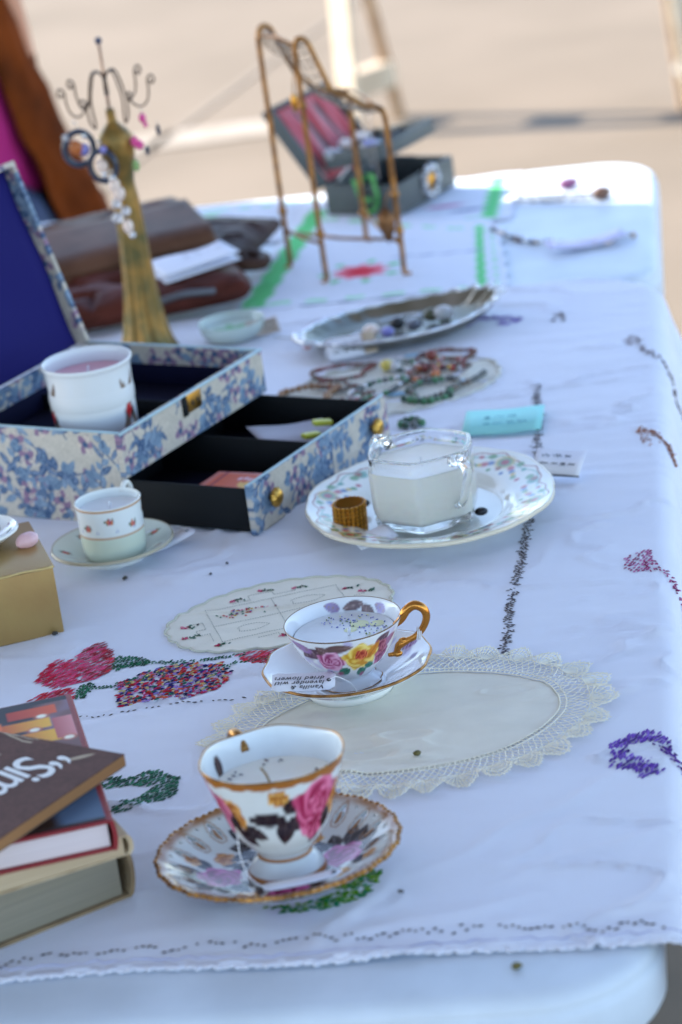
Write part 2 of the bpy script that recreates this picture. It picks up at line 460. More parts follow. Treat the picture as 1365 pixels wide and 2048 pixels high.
def tablecloth():
    al = np.concatenate([np.arange(CL_A0, -52, 1.6), np.arange(-52, A_R - 2, .42), np.arange(A_R - 2, A_R + 6, .3), np.arange(A_R + 6, CL_A1, .9)])
    bl = np.concatenate([np.linspace(0, 1, 9)[:-1] * 2.5, np.arange(2.5, 135, .5), np.arange(135, CL_B1 - 153.5, .35)])
    AA, BB = np.meshgrid(al, bl)
    BB = hem_b(AA) + BB
    a, b = AA.ravel(), BB.ravel()
    X, Y, Z = cloth_pos(a, b)
    near = np.exp(-((b - hem_b(a)) / .9) ** 2)
    Z = Z + near * (.10 + .07 * np.sin(a * 1.9) + .06 * np.sin(a * .73))
    M = mat('cotton_cloth', (.765, .785, .875), .9, bump=('weave', 420, .3), Specular_IOR_Level=.15)
    o = obj('embroidered_tablecloth', np.stack([X, Y, Z], -1), gridfaces(len(al), len(bl)), M)
    tag(o, 'white cotton tablecloth with embroidered flowers and brown running stitches, over the front table', 'tablecloth')
    sm = o.modifiers.new('thick', 'SOLIDIFY'); sm.thickness = .0006; sm.offset = -1
    # crocheted edging along the near hem
    n = 900; aa = np.linspace(-60, A_R + 14, n); V = []
    for off, dz in ((0, .02), (.32, .10), (.65, .05)):
        b2 = hem_b(aa) - .38 + off - (.17 * np.abs(np.sin(aa * math.pi / .62)) if off == 0 else 0)
        x, y, z = cloth_pos(aa, b2); V.append(np.stack([x, y, z + dz + .05 + .03 * np.sin(aa * 5)], -1))
    hem = obj('crochet_edging', np.vstack(V), gridfaces(n, 3), mat('edging_thread', (.70, .71, .80), .9, bump=('noise', 1500, .6)), o)
    sm = hem.modifiers.new('thick', 'SOLIDIFY'); sm.thickness = .0008
    b2 = hem_b(aa) + 1.0 + .1 * np.sin(aa * 2.1) + .08 * np.sin(aa * 5.3); x, y, z = cloth_pos(aa, b2)
    v, f = tube(np.stack([x, y, z + .06], -1), .05, 5); obj('hem_fold_shade', v, f, mat('hem_shade_grey', L((190, 190, 214)), .9), o)  # raised hem fold, its bluish shading put into the colour
    return o
CLOTH = tablecloth()

MOTIF = {
  'rose': [(-25.03,207.17),(-24.74,209.04),(-23.83,210.73),(-22.23,210.35),(-21.59,212.16),(-20.34,213.05),(-19.16,210.56),(-19.19,207.26),(-20.49,205.36),(-23.57,204.99),(-24.98,206.17)],
  'bud': [(-25.60,203.31),(-24.87,204.01),(-23.57,204.89),(-22.08,204.37),(-22.02,202.06),(-23.04,201.66),(-24.58,202.01)],
  'calyx': [(-19.19,208.86),(-18.66,209.67),(-17.07,209.00),(-16.07,207.73),(-16.65,207.14),(-19.14,206.84)],
  'calyx2': [(-21.95,202.98),(-21.71,204.82),(-20.87,205.11),(-20.38,204.35),(-21.00,203.32),(-21.07,202.11),(-21.92,202.22)],
  'bouquet': [(-18.78,202.07),(-18.53,204.38),(-16.63,205.65),(-14.31,206.50),(-10.82,205.45),(-9.84,203.24),(-10.86,200.71),(-13.13,199.62),(-16.15,199.55),(-18.42,199.69)],
  'red_rose': [(-9.64,206.42),(-7.30,206.77),(-4.60,206.19),(-5.22,204.82),(-6.79,204.00),(-8.14,203.90)],
  'green_leaf': [(-19.72,187.11),(-18.49,187.71),(-17.32,186.83),(-15.98,187.89),(-14.90,186.86),(-13.75,185.49),(-14.16,182.85),(-15.55,182.50),(-17.29,181.78),(-18.49,181.38),(-18.63,182.69),(-16.62,183.65),(-15.51,184.92),(-17.36,185.52),(-19.50,185.72)],
  'purple': [(15.77,181.50),(17.35,182.31),(19.11,182.89),(20.10,181.38),(20.02,179.08),(19.65,180.03),(18.85,181.13),(17.67,180.70),(17.14,179.39),(18.36,177.85),(19.32,175.69),(18.04,175.72),(17.50,175.50),(16.92,176.88),(15.37,178.03),(16.20,179.54)],
  'magenta': [(21.82,215.14),(23.25,216.05),(24.14,216.61),(24.00,214.06),(23.46,212.05),(22.15,211.79),(21.57,212.78)],
  'orange': [(27.05,245.22),(27.98,245.38),(28.07,241.80),(27.67,240.31),(27.25,242.30)],
  'brown': [(29.76,272.66),(30.78,273.90),(31.57,273.16),(31.42,268.75),(30.74,270.80),(30.00,270.82)],
  'purple_far': [(14.63,287.38),(17.07,288.40),(21.49,285.79),(19.65,283.02),(17.75,284.70),(18.88,285.61),(16.90,286.61),(15.65,284.28)],
  'brown_small': [(23.77,283.15),(24.88,285.94),(25.43,284.91),(25.52,282.27),(24.94,282.56),(24.72,284.15),(24.12,282.61)],
  'green_under': [(-8.60,164.43),(-4.76,164.51),(-1.53,167.84),(-0.48,167.38),(-1.58,164.10),(-4.50,162.94),(-7.35,163.38)],
  'green_bead': [(6.22,257.18),(6.70,258.63),(8.33,258.20),(8.62,255.80),(7.63,255.05),(6.31,255.64)],
}
LINES = {
  'stem1': [(-18.81,207.72),(-16.26,207.20),(-13.14,206.28),(-10.81,206.24),(-8.87,206.14)],
  'stem2': [(-20.81,203.35),(-18.90,203.83),(-16.99,204.51),(-15.07,205.10)],
  'stem3': [(-10.83,203.59),(-9.28,204.50),(-7.35,204.60),(-6.18,205.17)],
  'dots': [(-21.78,198.81),(-19.89,198.34),(-18.40,198.75),(-16.14,198.62),(-13.88,198.86),(-11.63,198.45),(-9.37,198.31),(-5.83,197.72)],
  'edge_line': [(20.23,262.56),(19.45,258.20),(19.03,252.32),(17.97,244.13),(17.93,238.66),(16.14,231.57),(14.55,222.41),(13.76,218.09),(12.10,209.92),(11.18,204.04),(10.44,199.36)],
  'hem_line': [(-25.07,161.71),(-23.20,162.28),(-21.63,162.34),(-18.75,161.64),(-16.23,161.56),(-14.02,160.72),(-11.82,160.86),(-10.26,159.96),(-8.07,160.03),(-6.19,160.07),(-3.12,158.98),(-0.03,158.72),(3.96,158.13),(7.59,157.32),(10.56,156.45),(12.02,155.83),(14.48,155.94),(15.86,154.95)],
}


def on_cloth(x, y, lift=.045):
    a = x * AX[0] + y * AX[1]; b = x * BX[0] + y * BX[1]; X, Y, Z = cloth_pos(a, b); return X, Y, Z + lift

PAL = {'red': [L(c) for c in ((178, 14, 44), (196, 24, 64), (216, 70, 116), (150, 10, 36), (206, 40, 50))],
       'green': [L(c) for c in ((8, 78, 48), (16, 96, 60), (6, 60, 36), (40, 116, 80))],
       'multi': [L(c) for c in ((190, 30, 60), (60, 44, 120), (196, 60, 110), (214, 96, 60), (44, 108, 92), (150, 130, 200), (36, 40, 90), (200, 150, 190), (176, 40, 40), (208, 190, 130))],
       'purple': [L(c) for c in ((84, 30, 150), (104, 52, 172), (70, 22, 130), (124, 84, 190))],
       'magenta': [L(c) for c in ((140, 20, 90), (170, 50, 120), (190, 110, 160))],
       'orange': [L(c) for c in ((150, 84, 50), (172, 108, 70))], 'brown': [L(c) for c in ((92, 70, 70), (120, 84, 66), (76, 58, 70))],
       'lime': [L(c) for c in ((50, 120, 30), (120, 160, 30), (30, 130, 90), (90, 140, 24))],
       'dots': [L(c) for c in ((90, 84, 84), (70, 64, 70), (120, 112, 110))]}
TMAT = mat('embroidery_thread', attr=True, rough=.6, Specular_IOR_Level=.15)

def fill(name, label, poly, pal, ang, row=.22, ln=.5, wd=.12, ht=.035, jit=.25, keep=.93, parent=None, shade=None):
    poly = np.asarray(poly); lo, hi = poly.min(0) - 1, poly.max(0) + 1; c = (lo + hi) / 2; rad = np.linalg.norm(hi - lo) / 2
    u = np.arange(-rad, rad, ln * .8); v = np.arange(-rad, rad, row); U, V_ = np.meshgrid(u, v)
    U = U + (np.arange(len(v)) % 2)[:, None] * ln * .46
    U, V_ = U.ravel() + RNG.normal(0, jit * ln * .4, U.size), V_.ravel() + RNG.normal(0, jit * row * .6, V_.size)
    ca, sa = math.cos(ang), math.sin(ang); x = c[0] + U * ca - V_ * sa; y = c[1] + U * sa + V_ * ca
    k = inpoly(x, y, poly) & (RNG.random(x.size) < keep); x, y = x[k], y[k]
    X, Y, Z = on_cloth(x, y)
    cols = np.array(PAL[pal]); j = RNG.integers(0, len(cols), len(x))
    if shade is not None:
        t = (x - lo[0]) / (hi[0] - lo[0]); j = np.clip((t * shade + RNG.random(len(x)) * 1.6), 0, len(cols) - 1).astype(int)
    n = len(x)
    V, F, C = oct_stitches(np.stack([X, Y, Z + .01], -1), ang + RNG.normal(0, jit * .5, n), ln * RNG.uniform(.7, 1.15, n), np.full(n, wd * 1.25), np.full(n, ht), cols[j] * RNG.uniform(.8, 1.15, (n, 1)))
    o = obj(name, V, F, TMAT, parent or CLOTH, C); tag(o, label, kind='stuff'); return o

def run(name, label, pts, pal, step=.42, ln=.28, wd=.13, lateral=0.0, double=False, parent=None, ang_off=0.0):
    P, a = along(pts, step); n = len(P); nn = np.stack([-np.sin(a), np.cos(a)], -1)
    P = P + nn * (RNG.normal(0, lateral, n))[:, None]
    if double: P = np.vstack([P, P + nn * .32]); a = np.r_[a, a]; n *= 2
    k = RNG.random(n) < .86; P, a = P[k], a[k]; n = len(P)
    X, Y, Z = on_cloth(P[:, 0], P[:, 1]); cols = np.array(PAL[pal])[RNG.integers(0, len(PAL[pal]), n)]
    V, F, C = oct_stitches(np.stack([X, Y, Z + .01], -1), a + ang_off + RNG.normal(0, .35, n), ln * RNG.uniform(.6, 1.4, n), np.full(n, wd), np.full(n, .06), cols)
    o = obj(name, V, F, TMAT, parent or CLOTH, C); tag(o, label, kind='stuff'); return o

fill('embroidered_rose', 'red and pink stitched rose', MOTIF['rose'], 'red', R(38), shade=3.2, row=.2, ln=1.0, wd=.17, jit=.2, keep=.98)
fill('embroidered_rose', 'small red stitched rosebud beside the books', MOTIF['bud'], 'red', R(38), row=.2, ln=1.0, wd=.17, jit=.2)
for k in ('calyx', 'calyx2'): fill('embroidered_leaf', 'dark green stitched calyx', MOTIF[k], 'green', R(70), ln=.45, row=.19, wd=.15)
fill('embroidered_bouquet', 'dense many-coloured stitched bouquet', MOTIF['bouquet'], 'multi', R(30), row=.18, ln=.6, wd=.17, ht=.09, jit=.9, keep=.98)
fill('embroidered_rose', 'red stitched rose half under the oval doily', MOTIF['red_rose'], 'red', R(30), row=.2, ln=.9, wd=.17, jit=.2)
fill('embroidered_leaf', 'dark green stitched leaf beside the books', MOTIF['green_leaf'], 'green', R(50), row=.2, ln=.7, wd=.17, jit=.25)
fill('embroidered_flower', 'purple stitched flower at the table edge', MOTIF['purple'], 'purple', R(62), row=.2, ln=.9, wd=.17, jit=.25, keep=.98)
fill('embroidered_flower', 'magenta stitched flower at the table edge', MOTIF['magenta'], 'magenta', R(60), row=.3, ln=.5, keep=.85, wd=.16)
fill('embroidered_flower', 'orange stitched petal at the table edge', MOTIF['orange'], 'orange', R(60), row=.35, ln=.8)
fill('embroidered_flower', 'brown stitched petal at the table edge', MOTIF['brown'], 'brown', R(20), row=.35, ln=.8)
fill('embroidered_flower', 'purple stitched flower beyond the silver tray', MOTIF['purple_far'], 'purple', R(10), row=.5, ln=.9, wd=.25)
fill('embroidered_flower', 'small brown stitched mark near the far edge', MOTIF['brown_small'], 'brown', R(40), row=.4, ln=.8, wd=.25)
fill('embroidered_leaf', 'light green stitched leaf under the front saucer', MOTIF['green_under'], 'lime', R(20), row=.22, ln=.5, keep=.93, wd=.2, jit=.6)
for k in ('stem1', 'stem2', 'stem3'): run('embroidered_stem', 'green running-stitch stem', LINES[k], 'green', step=.28, ln=.38, lateral=.12, double=True, ang_off=.7, wd=.15)
run('running_stitch', 'wavy brown running stitch beside the bouquet', LINES['dots'], 'dots', step=.46, ln=.34, lateral=.1)
run('running_stitch', 'brown running stitch along the right side', LINES['edge_line'], 'dots', step=.24, ln=.42, lateral=.16, ang_off=1.3, double=True)
run('running_stitch', 'brown running stitch along the near hem', LINES['hem_line'], 'dots', step=.4, ln=.36, lateral=.22, wd=.24, ang_off=.5)
# stitches that run on over the hanging side (flat-cloth coordinates beyond the edge)
for nm, lb, pts, pal, n in (('embroidered_flower', 'purple stitches running over the edge', [(A_R + .3, 181.0), (A_R + 2.2, 177.5), (A_R + 4.4, 173.6)], 'purple', 60),
                            ('embroidered_flower', 'magenta stitches running over the edge', [(A_R - .6, 215.0), (A_R + 2.0, 211.0), (A_R + 4.0, 206.0), (A_R + 6, 201)], 'magenta', 46),
                            ('embroidered_flower', 'brown stitches running over the edge', [(A_R - .6, 271.0), (A_R + 2.0, 267), (A_R + 4.0, 261), (A_R + 5, 257)], 'brown', 90),
                            ('embroidered_flower', 'orange stitches running over the edge', [(A_R - .6, 247.0), (A_R + 1.6, 243.5), (A_R + 2.6, 240)], 'orange', 60)):
    P, a = along(pts, .16); q = np.vstack([P + RNG.normal(0, .35, P.shape) * np.linspace(1, .4, len(P))[:, None] for _ in range(max(1, n // len(P) + 1))])
    X, Y, Z = cloth_pos(q[:, 0], q[:, 1]); m_ = len(q); cols = np.array(PAL[pal])[RNG.integers(0, len(PAL[pal]), m_)]
    V, F, C = oct_stitches(np.stack([X + .08, Y, Z + .05], -1), RNG.normal(R(-60), .3, m_), np.full(m_, .45), np.full(m_, .14), np.full(m_, .09), cols)
    tag(obj(nm, V, F, TMAT, CLOTH, C), lb, kind='stuff')

# ------------------------------------------------------------------ doilies
def zc(x, y, lift):
    return ZT + wr(x, y) + lift

def oval_map(cx, cy, A, B, rot):
    ca, sa = math.cos(R(rot)), math.sin(R(rot))
    def f(t, off):
        """t angle, off = offset outward in cm from ellipse A,B"""
        x = A * np.cos(t); y = B * np.sin(t); nx = np.cos(t) / A; ny = np.sin(t) / B; n = np.hypot(nx, ny)
        x = x + off * nx / n; y = y + off * ny / n
        return cx + x * ca - y * sa, cy + x * sa + y * ca
    return f

def oval_disc(fm, edge, nt, nr, lift, wav=None):
    t = np.linspace(0, 2 * math.pi, nt, endpoint=False); V = [];
    x0, y0 = fm(t, 0 * t); cx, cy = x0.mean(), y0.mean()
    for k in range(nr + 1):
        s = k / nr; e = edge(t)
        x, y = fm(t, e); X = cx + (x - cx) * (s + .002); Y = cy + (y - cy) * (s + .002)
        Z = zc(X, Y, lift) + (wav(X, Y) if wav else 0); V.append(np.stack([X, Y, Z], -1))
    V = np.vstack(V); F = gridfaces(nt, nr + 1, True) + [tuple(reversed(range(nt)))]
    return V, F

def lace_doily():
    root = thing('lace_doily', 'large oval cream linen doily with a wide crocheted lace border', 'doily', (0, 0, 0))
    fm = oval_map(2.6, 189.6, 11.0, 8.1, 3)
    creasef = lambda X, Y: .05 * np.exp(-(((Y - 190.2) - .12 * (X - 2.6)) / .35) ** 2) + .03 * (fbm(X / 3, Y / 2, 41, 3) - .5)
    V, F = oval_disc(fm, lambda t: 0 * t, 220, 60, .09, creasef)
    o = obj('linen_centre', V, F, mat('cream_linen', (.84, .80, .69), .9, Specular_IOR_Level=.15, bump=('weave', 520, .35), var=.06, vscale=40), root)
    sm = o.modifiers.new('t', 'SOLIDIFY'); sm.thickness = .0005; sm.offset = 1
    thread = mat('crochet_thread', (.85, .80, .66), .85, Specular_IOR_Level=.15)
    T = np.linspace(0, 2 * math.pi, 2000); xx, yy = fm(T, 0 * T); per = np.r_[0, np.cumsum(np.hypot(np.diff(xx), np.diff(yy)))]; tot = per[-1]
    ang = lambda s: np.interp(np.mod(s, tot), per, T)
    segs = []
    def P3(s, r, dz=0):
        x, y = fm(ang(s), r); rip = .10 * np.sin(s * 1.3) * np.clip(r / 4, 0, 1) + .06 * np.sin(s * 3.1 + r)
        z = zc(x, y, .17) + rip * np.clip(r / 3, 0, 1) + .12 * np.clip(r / 4, 0, 1); return np.stack([x, y, z + dz], -1)
    def seg(s0, r0_, s1, r1, rad):
        segs.append((P3(s0, r0_), P3(s1, r1), np.full(len(s0), rad)))
    jn = lambda n, s=.03: RNG.normal(0, s, n)
    def ring(r, n, rad):
        s = np.linspace(0, tot, n + 1); seg(s[:-1], np.full(n, r), s[1:], np.full(n, r), rad)
    ring(.05, 240, .06)
    n = 170; s = np.arange(n) * tot / n
    seg(s, np.full(n, .05), s + jn(n), np.full(n, .5), .05); ring(.52, 240, .06)
    # diamond net
    n = 132; ds = tot / n; s = np.arange(n) * ds
    rows = [.52, .98, 1.42, 1.84, 2.2]
    for k in range(len(rows) - 1):
        off = (k % 2) * ds / 2
        a0, a1 = s + off, s + off + ds / 2
        jr0, jr1 = jn(n, .05), jn(n, .05)
        seg(a0, rows[k] + jr0, a1, rows[k + 1] + jr1, .04); seg(a1, rows[k + 1] + jr1, a0 + ds, rows[k] + np.roll(jr0, -1), .04)
    ring(2.22, 300, .04)
    # fans: pointed shells with open rays, uneven from hand work
    nf = 30; fs = tot / nf
    for i in range(nf):
        c = (i + .5) * fs + RNG.normal(0, .08); rays = 11; k = np.arange(rays); al = (k / (rays - 1) - .5)
        rad_ = 1.75 * (1 + RNG.normal(0, .07)); so = c + al * fs * 1.02 + RNG.normal(0, .035, rays); ro = 2.25 + rad_ * (1 - np.abs(al * 1.9) ** 1.6 * .82) + RNG.normal(0, .05, rays)
        si = c + al * fs * .35; ri = np.full(rays, 2.25)
        seg(si, ri, so, ro, .042)
        for fr, rd in ((.45, .038), (.74, .042), (.98, .05)):
            sm_, rm = si + (so - si) * fr, ri + (ro - ri) * fr
            md = (sm_[:-1] + sm_[1:]) / 2; mr = (rm[:-1] + rm[1:]) / 2 + .14
            seg(sm_[:-1], rm[:-1], md, mr, rd); seg(md, mr, sm_[1:], rm[1:], rd)
        sp, rp = so, ro
        seg(sp - .08, rp, sp, rp + .3, .035); seg(sp, rp + .3, sp + .08, rp, .035)
        for q in (-.16, 0, .16): seg(np.array([c - fs / 2 + q]), np.array([2.22]), np.array([c - fs / 2 + q * .3]), np.array([2.95]), .04)
    A = np.vstack([q[0] for q in segs]); B = np.vstack([q[1] for q in segs]); rad = np.concatenate([q[2] for q in segs])
    d = B - A; l = np.linalg.norm(d, axis=1) + 1e-9; t = d / l[:, None]; side = np.stack([-t[:, 1], t[:, 0], 0 * l], -1)
    side /= np.linalg.norm(side, axis=1)[:, None] + 1e-9; upv = np.array([0, 0, 1.0])
    A = A - t * rad[:, None] * .5; B = B + t * rad[:, None] * .5
    r_ = rad[:, None]
    V = np.stack([A - side * r_, A + upv * r_ * .9, A + side * r_, A - upv * r_ * .5, B - side * r_, B + upv * r_ * .9, B + side * r_, B - upv * r_ * .5], 1).reshape(-1, 3)
    fb = [(0, 1, 5, 4), (1, 2, 6, 5), (2, 3, 7, 6), (3, 0, 4, 7), (3, 2, 1, 0), (4, 5, 6, 7)]
    F = [tuple(k * 8 + q for q in f) for k in range(len(A)) for f in fb]
    tag(obj('crochet_border', V, F, thread, root, smooth=False), kind='stuff')
lace_doily()

def flower_doily():
    root = thing('flower_doily', 'small oval cream doily with scalloped edge and tiny embroidered flowers', 'doily', (0, 0, 0))
    cx, cy, rot = -5.9, 213.8, 11
    fm = oval_map(cx, cy, 9.0, 6.6, rot)
    edge = lambda t: .28 * np.abs(np.sin(t * 13)) + .05 * np.sin(t * 5)
    V, F = oval_disc(fm, edge, 312, 30, .10, lambda X, Y: .04 * (fbm(X / 3, Y / 2, 5, 3) - .5))
    o = obj('linen_centre', V, F, mat('ecru_linen', (.84, .80, .69), .9, Specular_IOR_Level=.15, bump=('weave', 600, .3), var=.05, vscale=50), root)
    sm = o.modifiers.new('t', 'SOLIDIFY'); sm.thickness = .0008; sm.offset = 1
    t = np.linspace(0, 2 * math.pi, 400, endpoint=False); x, y = fm(t, edge(t)); v, f = tube(np.stack([x, y, zc(x, y, .13)], -1), .09, 6, True)
    obj('stitched_edge', v, f, mat('edge_thread', L((200, 200, 184)), .9, bump=('noise', 900, .8)), root)
    ca, sa = math.cos(R(rot)), math.sin(R(rot)); loc = lambda u, v_: (cx + u * ca - v_ * sa, cy + u * sa + v_ * ca)
    # drawn-thread lines
    LN = [[(-5.4, -3.4), (5.4, -3.4)], [(5.4, -3.4), (5.4, 3.4)], [(5.4, 3.4), (-5.4, 3.4)], [(-5.4, 3.4), (-5.4, -3.4)], [(0, -3.4), (0, 3.4)], [(-5.4, 0), (5.4, 0)],
          [(-7.2, 1.2), (-6.1, 1.2), (-6.1, -.2), (-6.9, -.2), (-6.9, -1.4), (-6.0, -1.4), (-6.0, -2.8)], [(7.0, -1.4), (6.2, -1.4), (6.2, .2), (7, .2), (7, 1.6)],
          [(-3, 4.0), (-1.6, 4.0), (-1.6, 4.9), (.4, 4.9), (.4, 4.1), (2.2, 4.1), (2.2, 4.8)], [(-2.6, -4.0), (-1, -4.0), (-1, -4.7), (1.4, -4.7), (1.4, -4.0), (3, -4.0)]]
    Ps, An = [], []
    for l in LN:
        q, a = along([loc(*p) for p in l], .2); Ps.append(q); An.append(a)
    for (u, v_, r1, r2) in ((2.6, 1.7, 1.3, .7), (-2.6, -1.6, 1.2, .7)):
        tt = np.linspace(0, 2 * math.pi, 26); q, a = along([loc(u + r1 * math.cos(z) * (1 + .12 * math.cos(5 * z)), v_ + r2 * math.sin(z)) for z in tt], .22); Ps.append(q); An.append(a)
    q = np.vstack(Ps); a = np.concatenate(An); n = len(q)
    V, F, C = oct_stitches(np.stack([q[:, 0], q[:, 1], zc(q[:, 0], q[:, 1], .145)], -1), a, np.full(n, .17), np.full(n, .06), np.full(n, .035), np.tile(np.array(L((150, 152, 142))), (n, 1)))
    tag(obj('drawn_threadwork', V, F, TMAT, root, C), kind='stuff')
    def sprig(u, v_, sc, seed, multi=False):
        rg = np.random.default_rng(seed); n = 46 if multi else 16; ps, cs, as_ = [], [], []
        gr, pk = [L(c) for c in ((30, 110, 84), (60, 50, 50), (40, 90, 70))], [L(c) for c in ((206, 60, 110), (150, 40, 60), (220, 120, 150))]
        if multi: pk += [L((220, 120, 60)), L((210, 170, 60)), L((200, 50, 50)), L((70, 90, 170))]
        for k in range(n):
            if multi: p = (u + rg.normal(0, .85), v_ + rg.normal(0, .32)); c = pk[rg.integers(len(pk))] if rg.random() < .8 else gr[0]
            elif k < 8: p = (u + rg.normal(-.35, .14) * sc, v_ + rg.normal(.1, .12) * sc); c = pk[rg.integers(len(pk))]
            else: p = (u + rg.uniform(-.2, .75) * sc, v_ + rg.normal(0, .16) * sc); c = gr[rg.integers(3)]
            ps.append(loc(*p)); cs.append(c); as_.append(rg.uniform(0, 3.1))
        q = np.array(ps); n = len(q)
        V, F, C = oct_stitches(np.stack([q[:, 0], q[:, 1], zc(q[:, 0], q[:, 1], .14)], -1), np.array(as_), np.full(n, .34), np.full(n, .15), np.full(n, .06), np.array(cs))
        tag(obj('embroidered_sprig', V, F, TMAT, root, C), kind='stuff')
    for k, (u, v_, s_, m_) in enumerate([(-2.8, 1.7, 1, True), (-7.2, .9, 1, False), (-7.6, -1.2, 1.1, False), (-5.6, -3.9, .9, False), (-.4, -4.6, 1.1, False), (-2.6, 4.5, .8, False), (-.1, 5.4, 1, False), (2.6, 4.6, .9, False), (6.3, 2.2, 1, False), (7.3, .8, 1, False), (4.2, -4.2, .9, False)]):
        sprig(u, v_, s_, k + 3, m_)
flower_doily()

# ------------------------------------------------------------------ china
WHITE = np.array((.80, .80, .77))
PORC = mat('painted_porcelain', attr=True, rough=.10)
LUSTRE = mat('lustre_porcelain', attr=True, rough=.12, Thin_Film_Thickness=330.0, Thin_Film_IOR=1.38, Specular_IOR_Level=.35)
GOLD = mat('gilt', L((196, 132, 62)), .22, 1.0, bump=('noise', 300, .25))
GOLD2 = mat('worn_gilt', L((186, 136, 76)), .32, 1.0, bump=('noise', 400, .5), color2=L((120, 84, 50)), vscale=120)
WAX = mat('candle_wax', (.95, .93, .85), .45, bump=('noise', 250, .2), Subsurface_Weight=.25, Subsurface_Radius=(.01, .008, .006), Subsurface_Scale=.3)
WAXB = mat('pale_blue_wax', (.74, .77, .80), .4, bump=('noise', 250, .3))
WICK = mat('wick_cotton', L((170, 150, 120)), .9)
PAPER = mat('tag_paper', (.80, .80, .86), .8, bump=('noise', 700, .1))
INK = mat('ink', (.02, .02, .03), .7)
STRING = mat('white_string', (.78, .78, .80), .9)

def noise_tint(C, u, v, amt=.05, sc=.8, seed=1):
    return C * (1 - amt + 2 * amt * fbm(u * sc, v * sc, seed, 3))[:, None]

def candle(parent, r, z, material, n=64, seed=0, dome=.12):
    rr = np.linspace(0, 1, 14)[::-1]; prof = [(r * q + .001, z + dome * q ** 8 + .05 * (1 - q)) for q in rr]
    V, F, th, I = lathe(prof, n); V[:, 2] += .05 * (fbm(V[:, 0] * 1.2, V[:, 1] * 1.2, seed, 3) - .5)
    return obj('candle_wax', V, [tuple(reversed(f)) for f in F], material, parent)

def wick(parent, x, y, z, h, lean=(0, 0), r=.1):
    P = cat_rom([(x, y, z), (x + lean[0] * .4, y + lean[1] * .4, z + h * .6), (x + lean[0], y + lean[1], z + h)], 8)
    v, f = tube(P, r, 7); return obj('wick', v, f, WICK, parent)

def price_tag(name, label, loc, rot, w, h, holeside=1, text=None, tsize=.5, tloc=(0, 0), trot=0, group=None, string=None, curl=.15):
    t = thing(name, label, 'tag', loc, rot, group)
    n = 12; c = .35
    pts = [(-w / 2, -h / 2), (w / 2 - c, -h / 2), (w / 2, -h / 2 + c), (w / 2, h / 2 - c), (w / 2 - c, h / 2), (-w / 2, h / 2)]
    # grid card with cut corners, slightly curled
    u = np.linspace(-1, 1, n); V = []
    for s_ in u:
        x = s_ * w / 2; hh = h / 2 - (max(0, (x - (w / 2 - c))) if holeside else 0) - (max(0, (-x - (w / 2 - .2))))
        for q in (-1, 1): V.append((x, q * hh, curl * s_ * s_))
    V = np.array(V); F = [(2 * i, 2 * i + 2, 2 * i + 3, 2 * i + 1) for i in range(n - 1)]
    o = obj('card', V, F, PAPER, t, smooth=True); o.modifiers.new('t', 'SOLIDIFY').thickness = .0004
    o.modifiers['t'].offset = -1
    hr, hf = tube([(w / 2 - .45 + .13 * math.cos(a), .13 * math.sin(a), curl * .8 + .04) for a in np.linspace(0, 2 * math.pi, 12, endpoint=False)], .045, 5, True)
    obj('punch_hole', hr, hf, mat('hole_dark', (.06, .06, .07), .8), t)
    if text: text_mesh('handwriting', text, tsize, INK, t, (*tloc, curl * .55 + .03), (0, 0, trot), shear=.25, spacing=1.1, bold=.008, line=.85)
    if string is not None:
        v, f = tube(cat_rom(string, 30), .05, 6); obj('string', v, f, STRING, t)
    return t

def scribble(parent, lines, x0, y0, w, dy, amp, z, m_=None, seed=0, rot=0, thick=.035):
    """illegible handwriting strokes"""
    rg = np.random.default_rng(seed); parts = []
    for k in range(lines):
        x = x0; y = y0 - k * dy
        while x < x0 + w:
            n = rg.integers(5, 10); ln = rg.uniform(.14, .3) * w; q = np.linspace(0, 1, n)
            P = np.stack([x + q * ln, y + amp * np.sin(q * rg.uniform(14, 24) + rg.uniform(0, 6)) * rg.uniform(.5, 1.2), np.full(n, z)], -1)
            parts.append(tube(cat_rom(P, n * 4), thick, 4)); x += ln + .1 * w
    V, F = merge(parts); c, s_ = math.cos(R(rot)), math.sin(R(rot)); V[:, :2] = np.stack([V[:, 0] * c - V[:, 1] * s_, V[:, 0] * s_ + V[:, 1] * c], -1)
    V[:, 2] = z + (V[:, 2] - z) * .3
    return tag(obj('handwriting', V, F, m_ or INK, parent), kind='stuff')

